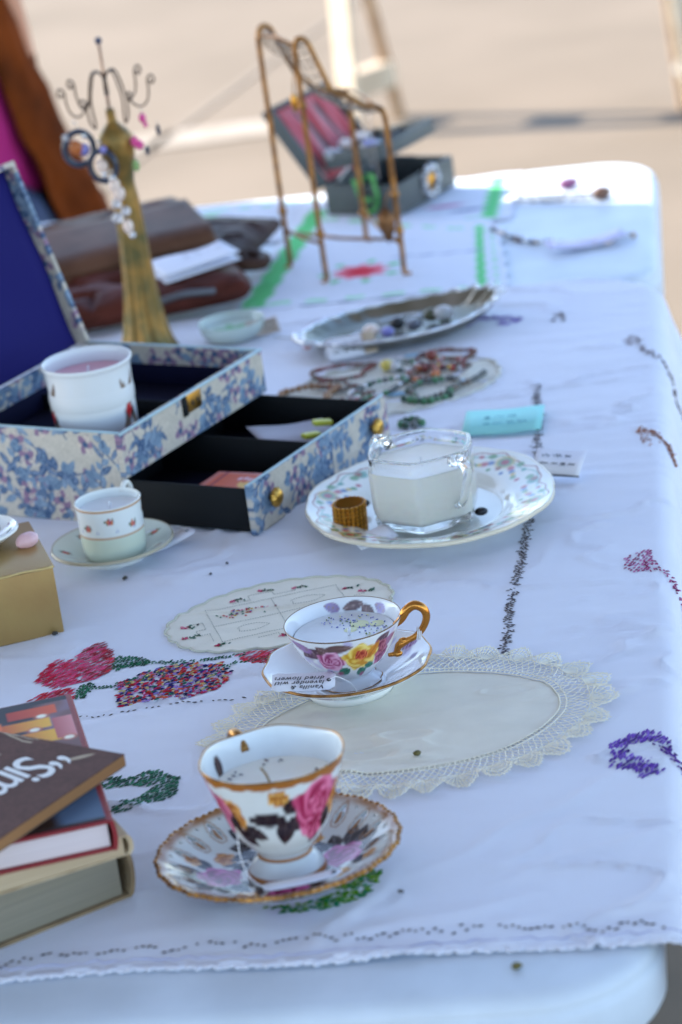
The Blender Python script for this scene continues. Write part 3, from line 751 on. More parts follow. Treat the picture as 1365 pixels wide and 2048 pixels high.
# ---- front: tall lustre cup with pink roses on a pierced saucer
def lustre_saucer():
    t = thing('pierced_saucer', 'pearly pierced saucer with beaded gold rim under the front rose cup', 'saucer', (-7.0, 168.0, ZT + .35), (-2.2, 0, 0))
    N = 420
    prof = cat_rom([(.01, .42), (2.4, .42), (3.0, .5), (4.2, .62), (5.4, 1.0), (6.5, 1.6), (7.4, 2.15), (7.85, 2.3)], 60)
    wav = lambda TH, RR, ZZ: (RR * (1 + .008 * np.cos(24 * TH) * (RR / 8) ** 4), ZZ)
    V, F, th, I = lathe(prof, N, wav)
    x, y = V[:, 0], V[:, 1]; rr = np.hypot(x, y)
    C = np.tile(np.array((.64, .66, .64)), (len(V), 1)); C = noise_tint(C, x, y, .06)
    PK = (L((96, 8, 56)), L((160, 36, 110)), L((196, 100, 160)))
    GR, DK, OR = L((44, 44, 52)), L((30, 24, 28)), L((186, 106, 30))
    def bunch(C, a):
        ca, sa = math.cos(a), math.sin(a); X = x * ca + y * sa; Y = -x * sa + y * ca
        for q in ((3.3, 1.2, 2.4, 3.0), (4.7, .8, 6.3, 1.8), (5.0, -.2, 6.6, -.9), (3.4, -1.4, 3.0, -3.2), (4.4, -1.2, 5.6, -2.4), (3.9, 1.2, 4.0, 2.9), (2.9, .9, 1.8, 1.7), (3.0, -.9, 2.0, -1.9), (5.2, .4, 6.7, .5), (4.6, 1.1, 5.6, 2.7)): C = p_leaf(C, X, Y, *q, .55, GR if q[0] > 4 else DK, L((120, 120, 126)))
        C = p_rose(C, X, Y, 4.0, 0, 1.45, *PK, seed=a)
        C = p_rose(C, X, Y, 3.4, -2.6, .75, L((150, 90, 40)), OR, L((226, 190, 130)), seed=a + 1)
        C = p_rose(C, X, Y, 5.6, -1.9, .5, L((150, 90, 40)), OR, L((226, 190, 130)), seed=a + 2)
        return C
    for a in (R(8), R(185), R(97), R(275)): C = bunch(C, a)
    # pierced openings
    nh = 22; ph = (th * nh / (2 * math.pi)) % 1 - .5; lr = (rr - 6.45) / .8
    hole = (np.abs(ph) < .20 * np.sqrt(np.clip(1 - lr ** 2, 0, 1)) * (1 - .35 * lr)) & (np.abs(lr) < 1)
    inner = (np.abs(ph) < .08 * np.sqrt(np.clip(1 - ((rr - 6.2) / .45) ** 2, 0, 1))) & (np.abs(rr - 6.2) < .45)
    ph2 = ((th * nh / (2 * math.pi)) + .5) % 1 - .5; hole2 = np.hypot(ph2 * 1.75, (rr - 7.15)) < .16
    H = (hole & ~inner) | hole2
    ring = (np.abs(ph) < .36 * np.sqrt(np.clip(1 - (lr / 1.1) ** 2, 0, 1)))
    C = blend(C, L((150, 96, 36)), (inner * .8)); C = blend(C, L((150, 96, 36)), sstep(7.05, 7.6, rr) * (.55 + .45 * vnoise(x, y, 5)))
    rim_ = (np.abs(ph) < .27 * np.sqrt(np.clip(1 - (lr / 1.25) ** 2, 0, 1)) * (1 - .3 * lr)) & ~H
    C = blend(C, L((150, 100, 44)), rim_ * .55)
    F2 = [f for f in F if not all(H[i] for i in f)]
    # smooth jag: nothing else needed at this density
    o = obj('dish', V, F2, LUSTRE, t, C); fixn(o)
    sm = o.modifiers.new('t', 'SOLIDIFY'); sm.thickness = .0028; sm.offset = 0
    # foot ring
    v, f, _, _ = lathe([(2.6, 0), (2.9, 0), (3.05, .45), (2.5, .45)], 64); obj('foot_ring', v, f, PORC, t, np.tile(WHITE, (len(v), 1)))
    n = 720; a = np.linspace(0, 2 * math.pi, n, endpoint=False); rad = 7.85 * (1 + .008 * np.cos(24 * (a + math.pi / 2)))
    v, f = tube(np.stack([rad * np.cos(a), rad * np.sin(a), np.full(n, 2.32)], -1), .15 + .05 * np.cos(a * 90), 8, True)
    obj('beaded_gold_rim', v, f, GOLD2, t)
    return t
lustre_saucer()

def lustre_cup():
    t = thing('rose_teacup', 'tall footed pearly teacup with pink rose and gold rim, holding a white candle, in front', 'cup', (-6.6, 167.6, ZT + .85), (-2.2, .5, 0))
    prof_o = [(.01, .25), (1.6, .2), (2.5, 0), (2.62, .06), (2.55, .4), (2.15, 1.05), (1.72, 1.5), (1.8, 1.8), (2.45, 2.45), (3.15, 3.4), (3.7, 4.8), (4.25, 6.3), (4.62, 7.35), (4.68, 7.6)]
    prof_i = [(4.62, 7.68), (4.5, 7.55), (4.1, 6.3), (3.55, 4.8), (3.0, 3.4), (2.0, 2.3), (.01, 2.0)]
    P1 = cat_rom(prof_o, 90); P2 = cat_rom(prof_i, 40)
    prof = np.vstack([P1, P2]); N = 360
    def wav(TH, RR, ZZ):
        k = np.clip(ZZ / 7.6, 0, 1) ** 2
        return RR * (1 + .012 * k * np.cos(6 * TH + .4)), ZZ + .05 * k * k * np.cos(6 * TH + .4)
    V, F, th, I = lathe(prof, N, wav)
    u, v = th * 3.7, V[:, 2]; out = I < 90
    C = np.tile(np.array((.66, .68, .67)), (len(V), 1)); C = noise_tint(C, u, v, .05)
    DK, OR, GD = L((40, 28, 34)), L((190, 106, 30)), L((160, 98, 34))
    PK = (L((124, 10, 48)), L((196, 40, 94)), L((230, 128, 164)))
    O = np.tile(np.array((.66, .68, .67)), (len(V), 1)); O = noise_tint(O, u, v, .05)
    for sh in (0, 7.75, -7.75, 15.5, -15.5):
        uu = u - sh
        for q in ((.55, 5.0, -2.0, 5.0, .42), (.5, 4.9, .2, 3.1, .5), (.7, 4.9, 1.9, 4.2, .5), (.6, 5.2, 1.1, 6.4, .4), (3.9, 5.6, 4.9, 3.9, .45), (3.0, 3.6, 2.4, 2.7, .3), (-2.6, 4.4, -.9, 3.6, .4), (-3.2, 4.2, -1.9, 3.0, .38), (-4.0, 5.0, -4.3, 3.4, .4)):
            O = p_leaf(O, uu, v, *q[:4], q[4] * 1.25, DK, L((84, 66, 62)))
        O = p_rose(O, uu, v, 2.75, 5.35, 1.75, *PK, seed=.4, sq=1.05); O = p_rose(O, uu, v, 2.5, 3.9, .9, *PK, seed=2.2)
        O = p_rose(O, uu, v, -3.1, 5.2, .95, L((140, 70, 30)), OR, L((226, 170, 90)), seed=1.1, sq=1.25)
        O = p_rose(O, uu, v, .15, 6.5, .58, L((140, 80, 30)), OR, L((226, 180, 100)), seed=2)
        O = p_rose(O, uu, v, -4.9, 5.6, .8, *PK, seed=4)
    zt = v; drip = .28 + .14 * np.abs(np.sin(u * 2.3)) + .1 * vnoise(u * 2, v * 0, 7)
    O = blend(O, GD, sstep(.08, -.02, (7.62 - zt) - drip)); O = blend(O, GD, ((np.abs(zt - .42) < .12) | (np.abs(zt - 1.5) < .1)) * .95)
    C[out] = O[out]
    C2 = C.copy() * 1.18
    for sh in (-4.5, -8): C2 = p_leaf(C2, u, v, sh, 7.2, sh + .3, 5.6, .35, DK, L((120, 90, 80)))
    C2 = p_spot(C2, u, v, -5.3, 6.3, .3, .3, L((150, 70, 50)))
    C[~out] = C2[~out]
    o = obj('bowl', V, F, LUSTRE, t, C); fixn(o)
    n = 300; a = np.linspace(-math.pi, math.pi, n, endpoint=False); k = 1 + .012 * np.cos(6 * a + .4)
    vv, f = tube(np.stack([4.66 * k * np.sin(a), -4.66 * k * np.cos(a), 7.66 + .05 * np.cos(6 * a + .4)], -1), .07, 6, True); obj('gold_rim', vv, f, GOLD2, t)
    # handle on the far left
    d = np.array([-.42, .907]); H = cat_rom([(4.2, 6.6), (5.0, 7.35), (6.0, 7.2), (6.5, 6.2), (6.2, 5.0), (5.2, 3.9), (4.2, 3.3), (3.2, 3.3)], 40)
    vv, f = tube(np.stack([H[:, 0] * d[0], H[:, 0] * d[1], H[:, 1]], -1), .3 + .08 * np.sin(np.linspace(0, 9, 40)), 10); obj('handle', vv, f, GOLD2, t)
    w_ = candle(t, 3.98, 5.85, WAX, seed=3)
    wick(w_, -.35, .2, 5.88, .8, (-.45, .35), .09)
    rg = np.random.default_rng(5); k = 34; aa = rg.uniform(0, 6.28, k); r_ = rg.uniform(2.7, 3.7, k); q = np.stack([r_ * np.cos(aa), r_ * np.sin(aa), np.full(k, 5.96)], -1)
    q = q[(q[:, 1] > .6)]; k = len(q)
    V, F, C = oct_stitches(q, rg.uniform(0, 3, k), rg.uniform(.15, .5, k), np.full(k, .14), np.full(k, .07), np.array([L((70, 70, 92)), L((120, 120, 130)), L((100, 70, 60))])[rg.integers(0, 3, k)])
    tag(obj('lavender_buds', V, F, TMAT, w_, C), kind='stuff')
    return t
lustre_cup().scale.z = 1.08
price_tag('paper_tag', 'long white paper tag with white string lying on the pierced saucer', (-5.6, 162.8, ZT + 2.6), (2, -3, 4), 5.0, 1.0, curl=.12,
          string=[(-2.4, .1, .1), (-2.9, .7, .2), (-3.3, 1.6, .5), (-3.5, 2.9, 1.2), (-3.35, 3.9, 2.4), (-3.1, 4.6, 3.7)])

# ---- middle: wide cup with yellow rose
def rose_saucer():
    t = thing('floral_saucer', 'white saucer with wavy gold rim and purple rose under the yellow rose cup', 'saucer', (-1.1, 196.9, ZT + .2))
    prof = cat_rom([(.01, .4), (2.0, .4), (2.5, .5), (2.7, .42), (3.3, .75), (4.5, 1.4), (5.5, 2.0), (6.2, 2.3)], 50)
    def wav(TH, RR, ZZ):
        k = np.clip(RR / 6.2, 0, 1) ** 5; s_ = .5 * np.cos(12 * TH) + .5 * np.cos(6 * TH + 1); return RR * (1 + .02 * k * s_), ZZ + .05 * k * s_
    V, F, th, I = lathe(prof, 300, wav); x, y = V[:, 0], V[:, 1]
    C = np.tile(np.array((.78, .79, .80)), (len(V), 1)); LV = L((170, 160, 206)); GRN = L((50, 130, 112))
    for (px, py, r) in ((4.6, 1.6, .6), (4.0, 2.9, .5), (5.0, .4, .4), (3.5, 3.6, .4), (-4.4, -1.8, .8), (-3.2, -3.6, .6)): C = p_spot(C, x, y, px, py, r, r * .6, LV, px, .5, .8)
    for q in ((-.6, -4.4, 1.0, -4.9, .42), (-.4, -4.2, .7, -3.6, .35), (4.3, 2.1, 5.2, 3.0, .4), (-4.6, -2.4, -5.4, -1.3, .35)): C = p_leaf(C, x, y, *q, GRN, L((20, 80, 70)))
    C = p_rose(C, x, y, -2.4, -4.1, 1.15, L((90, 20, 70)), L((136, 60, 120)), L((190, 150, 196)), .3, .75)
    C = p_rose(C, x, y, 4.9, 2.2, .6, L((90, 40, 90)), L((150, 110, 160)), L((200, 180, 210)), 1.3, .8)
    o = obj('dish', V, F, PORC, t, C); fixn(o); sm = o.modifiers.new('t', 'SOLIDIFY'); sm.thickness = .003; sm.offset = 0
    v, f, _, _ = lathe([(2.9, 0), (3.2, 0), (3.6, .85), (2.7, .42)], 64); obj('foot_ring', v, f, PORC, t, np.tile(WHITE, (len(v), 1)))
    n = 360; a = np.linspace(-math.pi, math.pi, n, endpoint=False); s_ = .5 * np.cos(12 * a) + .5 * np.cos(6 * a + 1); k = 6.2 * (1 + .02 * s_)
    vv, f = tube(np.stack([k * np.sin(a), -k * np.cos(a), 2.32 + .05 * s_], -1), .12, 6, True); obj('gold_rim', vv, f, GOLD2, t)
rose_saucer()

def rose_cup():
    t = thing('yellow_rose_teacup', 'white teacup with yellow and pink roses and curled gold handle, holding a pale candle', 'cup', (-1.0, 197.2, ZT + .72), (0, 0, 0))
    P1 = cat_rom([(.01, .3), (1.5, .22), (2.15, 0), (2.3, .05), (2.2, .25), (1.75, .55), (1.62, .8), (2.1, 1.25), (2.9, 2.1), (3.5, 3.0), (3.95, 4.0), (4.28, 4.75), (4.34, 4.95)], 80)
    P2 = cat_rom([(4.28, 5.0), (4.15, 4.8), (3.8, 4.0), (3.35, 3.1), (2.6, 2.1), (1.2, 1.3), (.01, 1.2)], 40)
    prof = np.vstack([P1, P2])
    def wav(TH, RR, ZZ):
        k = np.exp(-((ZZ - .0) / .25) ** 2); return RR * (1 + .05 * k * np.cos(11 * TH)), ZZ + .06 * k * (np.cos(11 * TH) + 1)
    V, F, th, I = lathe(prof, 380, wav); out = I < 80; u, v = th * 3.4, V[:, 2]
    W_ = np.array((.77, .775, .79)); O = np.tile(W_, (len(V), 1)); LV = L((176, 164, 210)); PL = L((88, 56, 70)); BR = L((104, 76, 72)); GRN = L((46, 122, 100))
    rg = np.random.default_rng(2)
    for k in range(70): O = p_spot(O, u, v, rg.uniform(-10.6, 10.6), rg.uniform(1.2, 4.8), rg.uniform(.25, .5), rg.uniform(.15, .3), LV, rg.uniform(0, 3), .5, .55)
    for sh in (0, 10.7, -10.7):
        uu = u - sh
        for q, c in (((-1.5, 4.2, -3.4, 3.4, .5), PL), ((-1.4, 4.35, .4, 4.4, .38), BR), ((-.9, 3.6, -1.9, 4.6, .42), BR), ((-2.2, 4.0, -4.2, 4.6, .4), L((150, 110, 160))), ((1.9, 3.9, 3.0, 4.7, .45), PL), ((2.4, 3.6, 3.9, 4.2, .4), L((160, 100, 140))), ((2.2, 3.3, 3.4, 3.2, .35), L((140, 60, 100)))): O = p_leaf(O, uu, v, *q, c, L((140, 110, 110)))
        O = p_rose(O, uu, v, -1.15, 3.15, .98, L((130, 30, 80)), L((190, 92, 140)), L((232, 180, 206)), .6, .95)
        O = p_rose(O, uu, v, 2.7, 2.75, .62, L((90, 20, 50)), L((146, 50, 90)), L((190, 110, 150)), 1.6, 1.2); O = p_rose(O, uu, v, 2.3, 3.6, .7, L((90, 20, 50)), L((146, 50, 70)), L((190, 110, 130)), 1.1)
        O = p_rose(O, uu, v, .95, 3.3, 1.22, L((190, 120, 20)), L((232, 190, 60)), L((246, 224, 130)), 0.2, .95)
        O = p_leaf(O, uu, v, 1.4, 3.0, 2.2, 4.3, .32, L((206, 130, 30)), L((150, 80, 20))); O = p_leaf(O, uu, v, .5, 2.9, 1.6, 2.5, .2, L((206, 140, 40)))
        O = p_rose(O, uu, v, .95, 3.5, .45, L((130, 20, 20)), L((190, 50, 30)), L((230, 130, 80)), .9)
        for q in ((.1, 2.3, -1.0, 1.75, .42), (.9, 2.2, 1.4, 1.2, .45), (1.3, 2.4, 2.2, 2.1, .32)):
            O = p_leaf(O, uu, v, *q, GRN, L((20, 80, 60))); 
        O = p_spot(O, uu, v, -.9, 1.8, .35, .22, L((180, 80, 120)), .4, .5, .8); O = p_spot(O, uu, v, 1.3, 1.4, .25, .25, L((180, 80, 120)), .4, .5, .8); O = p_spot(O, uu, v, -1.7, 2.0, .3, .24, L((140, 116, 170)), 0, .4, .9)
    C = np.tile(W_, (len(V), 1)); C[out] = O[out]
    Ii = np.tile(W_, (len(V), 1))
    for q, c in (((9.3, 4.5, 8.3, 3.5, .4), BR), ((9.2, 4.6, 10.6, 4.2, .35), BR), ((9.0, 4.4, 8.9, 3.0, .4), L((120, 88, 80))), ((-10.6, 4.2, -9.6, 4.7, .35), L((150, 130, 170))), ((7.4, 4.2, 8.4, 4.6, .35), L((150, 130, 180)))): Ii = p_leaf(Ii, u, v, *q, c, L((160, 130, 120)))
    for q in ((7.9, 3.7), (10.0, 3.6), (9.6, 3.0), (7.0, 3.2)): Ii = p_spot(Ii, u, v, *q, .4, .25, LV, q[0], .5, .8)
    C[~out] = Ii[~out]
    o = obj('bowl', V, F, PORC, t, C); fixn(o)
    n = 200; a = np.linspace(-math.pi, math.pi, n, endpoint=False); vv, f = tube(np.stack([4.32 * np.sin(a), -4.32 * np.cos(a), 0 * a + 4.98], -1), .05, 6, True); obj('dark_gold_rim', vv, f, mat('dark_gilt', L((120, 96, 70)), .35, .8), t)
    n = 220; a = np.linspace(-math.pi, math.pi, n, endpoint=False); k = 2.3 * (1 + .05 * np.cos(11 * a)); vv, f = tube(np.stack([k * np.sin(a), -k * np.cos(a), .08 + .06 * (np.cos(11 * a) + 1)], -1), .04, 5, True); obj('gold_foot_line', vv, f, GOLD2, t)
    # curled handle towards the right
    H = cat_rom([(3.75, 4.1), (4.3, 4.55), (4.75, 5.2), (5.4, 5.55), (6.0, 5.2), (6.15, 4.5), (5.8, 3.7), (5.2, 3.1), (4.5, 2.8), (3.9, 2.5), (3.55, 1.9), (3.0, 1.8)], 60)
    rad = np.interp(np.linspace(0, 1, 60), [0, .15, .28, .5, .7, .8, .9, 1], [.22, .34, .36, .27, .22, .32, .2, .14])
    d = np.array([math.cos(R(-6)), math.sin(R(-6))]); vv, f = tube(np.stack([H[:, 0] * d[0], H[:, 0] * d[1], H[:, 1]], -1), rad, 12); h = obj('handle', vv, f, GOLD, t)
    for (r_, z_) in ((4.25, 3.0), (3.7, 2.0)):
        v2, f2 = sphere(.3, 10, 7, (r_ * d[0], r_ * d[1], z_ - .15), (1.3, .9, .8)); obj('handle_scroll', v2, f2, GOLD, h)
    w_ = candle(t, 3.72, 3.9, WAXB, seed=8)
    wick(w_, .35, -.6, 3.95, .55, (.05, .05), .12).data.materials[0] = STRING
    rg = np.random.default_rng(9); k = 90; aa = rg.uniform(-.6, 2.2, k); r_ = 3.3 * np.sqrt(rg.random(k)); q = np.stack([r_ * np.cos(aa), r_ * np.sin(aa), 3.98 + 0 * aa], -1)
    V, F, C = oct_stitches(q, rg.uniform(0, 3, k), rg.uniform(.1, .28, k), np.full(k, .1), np.full(k, .06), np.array([L((110, 120, 200)), L((60, 80, 170)), L((226, 226, 150)), L((110, 140, 70)), L((150, 150, 210))])[rg.integers(0, 5, k)])
    tag(obj('dried_flower_bits', V, F, TMAT, w_, C), kind='stuff')
    for (px, py, r_) in ((1.2, 1.2, .7), (2.5, .9, .55), (.5, .3, .5)):
        v, f, _, _ = lathe([(r_, 0), (r_ * .6, .03), (.01, .04)], 20); obj('yellow_petal_stain', v, [tuple(reversed(q)) for q in f], mat('pollen_wax', L((222, 226, 178)), .5), w_, loc=(px, py, 3.965))
rose_cup()
price_tag('paper_tag', 'white paper tag with three handwritten lines on the floral saucer', (-4.4, 193.6, ZT + 2.75), (14, 4, -5), 4.6, 2.1,
          text='Vanilla &\nlavender with\ndried flowers', tsize=.62, tloc=(1.55, -.52), trot=180, curl=.1,
          string=[(1.85, 0, .1), (2.4, .2, .2), (3.4, 0, -.3), (4.0, -.6, -.9), (4.6, -.9, -1.1)])
def handle_string():
    t = thing('tag_string', 'white string looped round the gold cup handle', 'string', (4.4, 196.7, ZT + 4.0))
    for k in range(3):
        a = np.linspace(0, 2 * math.pi, 20, endpoint=False); v, f = tube(np.stack([.12 * k - .1 + .1 * np.sin(a), .38 * np.cos(a), .45 * np.sin(a)], -1), .05, 5, True); obj('string_loop', v, f, STRING, t)
handle_string()

# ---- demitasse
def demitasse():
    t = thing('small_saucer', 'small greenish white saucer with rose sprigs under the demitasse cup', 'saucer', (-19.6, 231.6, ZT + .15))
    prof = cat_rom([(.01, .4), (2.0, .4), (2.5, .5), (3.4, .8), (4.6, 1.35), (5.25, 1.6)], 40); V, F, th, I = lathe(prof, 240); x, y = V[:, 0], V[:, 1]
    base = np.array((.64, .70, .64))
    def sprig(C, u, v, px, py, s, seed=0):
        for a in np.linspace(0, 6.28, 7)[:-1] + seed: C = p_leaf(C, u, v, px, py, px + .62 * s * math.cos(a), py + .4 * s * math.sin(a), .12 * s, L((84, 100, 60)))
        C = p_rose(C, u, v, px, py, .3 * s, L((150, 40, 70)), L((206, 100, 120)), L((220, 130, 60)), seed); C = p_spot(C, u, v, px + .18 * s, py - .12 * s, .14 * s, .14 * s, L((196, 110, 50))); return C
    C = np.tile(base, (len(V), 1))
    for k, a in enumerate(np.linspace(0, 2 * math.pi, 8)[:-1] + .5): C = sprig(C, x, y, 4.1 * math.cos(a), 4.1 * math.sin(a), 1.0, k)
    C = blend(C, L((170, 150, 110)), sstep(5.1, 5.2, np.hypot(x, y)) * .7)
    o = obj('dish', V, F, PORC, t, C); fixn(o); sm = o.modifiers.new('t', 'SOLIDIFY'); sm.thickness = .0028; sm.offset = 0
    v, f, _, _ = lathe([(2.4, 0), (2.65, 0), (2.8, .5), (2.2, .42)], 48); obj('foot_ring', v, f, PORC, t, np.tile(WHITE, (len(v), 1)))
    c = thing('demitasse_cup', 'small straight-sided demitasse cup with rose sprigs and gold lines, holding a candle', 'cup', (-19.4, 231.4, ZT + .62))
    P1 = cat_rom([(.01, .15), (1.9, .1), (2.25, 0), (2.5, .25), (2.66, .8), (2.74, 1.8), (2.76, 3.0), (2.78, 4.4), (2.84, 5.0)], 60); P2 = cat_rom([(2.76, 5.06), (2.66, 4.9), (2.6, 4.2), (2.5, 2), (.01, 1.8)], 24)
    V, F, th, I = lathe(np.vstack([P1, P2]), 300); u, v = th * 2.77, V[:, 2]; out = I < 60
    O = np.tile(np.array((.74, .76, .73)), (len(V), 1)); O = blend(O, np.array((.60, .66, .54)), sstep(2.45, 2.25, v))
    for k, uu in enumerate(np.arange(-8.4, 8.5, 2.1)): O = sprig(O, u, v, uu + .1, 3.9 if k % 2 == 0 else 3.3, .85, k)
    for uu in np.arange(-8, 8, 1.7): O = p_line(O, u, v, [(uu, 2.9), (uu + .12, 3.1), (uu + .25, 2.9)], .03, L((140, 150, 190)))
    O = blend(O, L((190, 140, 90)), ((np.abs(v - 2.4) < .06) | (np.abs(v - 4.86) < .09)) * .9)
    C = np.tile(np.array((.74, .76, .73)), (len(V), 1)); C[out] = O[out]
    fixn(obj('bowl', V, F, PORC, c, C)); H = cat_rom([(2.7, 4.6), (3.3, 5.2), (4.1, 4.9), (4.3, 3.9), (3.8, 2.6), (2.7, 1.9)], 30); d = (.42, .9)
    vv, f = tube(np.stack([H[:, 0] * d[0], H[:, 0] * d[1], H[:, 1]], -1), .24, 10); obj('handle', vv, f, PORC, c, np.tile(np.array((.72, .72, .68)), (len(vv), 1)))
    w_ = candle(c, 2.6, 4.2, WAXB, seed=4); wick(w_, .1, 0, 4.2, .6, (.05, 0), .12).data.materials[0] = STRING
demitasse()
price_tag('paper_tag', 'white paper tag with black scribble beside the demitasse saucer', (-14.6, 232.2, ZT + .9), (-6, -12, 25), 4.0, 2.4, string=[(1.6, 0, .1), (1.2, 1.2, .5), (-.4, 1.9, .9), (-1.6, 1.6, 1.2)], curl=.1)

# ---- mug candle in the jewellery box
def mug():
    t = thing('porcelain_mug', 'white porcelain mug with red berries, holding a pink candle, inside the tapestry box', 'mug', (-20.6, 248.3, ZT + 4.75), (0, 0, 0))
    P1 = cat_rom([(.01, .1), (3.2, .05), (3.55, 0), (3.7, .3), (3.75, 2), (3.8, 5), (3.86, 7.6), (4.02, 8.0), (4.08, 8.3)], 60); P2 = cat_rom([(4.0, 8.42), (3.84, 8.3), (3.65, 7.6), (3.6, 4), (.01, 3.6)], 24)
    V, F, th, I = lathe(np.vstack([P1, P2]), 300); u, v = th * 3.8, V[:, 2]; out = I < 60; O = np.tile(np.array((.72, .74, .76)), (len(V), 1)); BR = L((120, 98, 84))
    for sh in (-4.6, 4.0, 11, -11):
        for q in ((0, 4.0, .7, 6.6, .3), (.1, 5, -.9, 6.8, .3), (.3, 3.6, 1.2, 2.0, .4), (-.2, 3.4, -1.0, 1.6, .4), (.6, 5.5, 1.2, 7.2, .25), (-.3, 2.4, .8, .8, .35)): O = p_leaf(O, u - sh, v, *q, BR, L((160, 140, 120)))
        O = p_spot(O, u - sh, v, 0, 3.6, .75, .7, L((52, 52, 50)), 0, .3); O = p_rose(O, u - sh, v, -.1, 3.8, .5, L((120, 10, 20)), L((190, 20, 30)), L((214, 50, 50)), 1)
    C = np.tile(np.array((.72, .74, .76)), (len(V), 1)); C[out] = O[out]; fixn(obj('bowl', V, F, PORC, t, C))
    w_ = candle(t, 3.66, 6.9, mat('pink_wax', L((222, 172, 190)), .5), seed=2); wick(w_, 0, 0, 6.9, .9, (.1, 0), .1).data.materials[0] = STRING
mug()

# ---- floral plate with glass candle
def plate():
    t = thing('floral_plate', 'scalloped cream plate with colourful garland border under the glass candle', 'plate', (7.6, 230.6, ZT + .2), (0, 0, 8))
    prof = cat_rom([(.01, .35), (5.4, .35), (6.2, .5), (6.9, .95), (7.6, 1.25), (9.4, 1.75), (10.5, 2.05)], 70)
    def sc(TH): return .5 * (np.abs(np.cos(3 * TH)) ** .6) * 1.0 + .35 * np.abs(np.cos(6 * TH + .3)) - .5
    def wav(TH, RR, ZZ):
        k = np.clip((RR - 6) / 4.5, 0, 1); return RR * (1 + .045 * k * sc(TH)), ZZ + .06 * k * sc(TH)
    V, F, th, I = lathe(prof, 480, wav); x, y = V[:, 0], V[:, 1]; rr = np.hypot(x, y) / (1 + .045 * sc(th)); s_ = th * 9.2
    C = np.tile(np.array((.80, .80, .73)), (len(V), 1)); C = noise_tint(C, x, y, .03)
    OC, TE, RD, YL, BL, GN = L((150, 76, 40)), L((70, 150, 130)), L((180, 50, 60)), L((206, 172, 50)), L((44, 100, 160)), L((84, 140, 70))
    per = 2 * math.pi * 9.2
    # scroll line near the rim and hanging garlands
    C = blend(C, OC, sstep(.12, .05, np.abs(rr - (9.75 + .28 * np.sin(s_ * 1.304) + .12 * np.sin(s_ * 3.2)))) * .85)
    C = blend(C, TE, sstep(.14, .05, np.abs(rr - (9.4 + .3 * np.sin(s_ * 1.304 + .6)))) * .6)
    nb = 6
    for k in range(-nb, nb + 1):
        s0 = k * per / nb
        for (ds, dr, c, r_) in ((0, 9.0, YL, .75), (0, 9.0, TE, .55), (0, 9.0, RD, .32), (1.25, 8.6, BL, .28), (1.8, 8.35, RD, .3), (2.3, 8.15, YL, .22), (2.8, 8.0, GN, .26), (3.4, 7.95, BL, .24), (3.9, 8.05, RD, .26), (-1.25, 8.6, RD, .3), (-1.8, 8.35, BL, .26), (-2.3, 8.2, YL, .24), (-2.8, 8.0, GN, .26), (-3.6, 8.0, RD, .22), (4.4, 8.9, TE, .4), (4.7, 9.2, OC, .3), (-4.3, 9.0, GN, .35), (1.6, 9.45, GN, .3), (-1.6, 9.45, GN, .3), (2.6, 9.2, RD, .2), (-2.6, 9.2, TE, .22), (.0, 8.1, OC, .25), (.9, 7.7, GN, .2), (-.9, 7.7, BL, .2)):
            C = p_spot(C, s_, rr, s0 + ds, dr, r_ * 1.3, r_ * 1.1, c, 0, .35, .85)
    C = blend(C, L((206, 180, 130)), (rr > 10.38) * .5)
    V[:, 1] *= 1.13
    o = obj('dish', V, F, PORC, t, C); fixn(o); sm = o.modifiers.new('t', 'SOLIDIFY'); sm.thickness = .0035; sm.offset = 0
    v, f, _, _ = lathe([(5.0, 0), (5.4, 0), (5.9, .45), (4.8, .3)], 64); v[:, 1] *= 1.13; obj('foot_ring', v, f, PORC, t, np.tile(WHITE, (len(v), 1)))
plate()

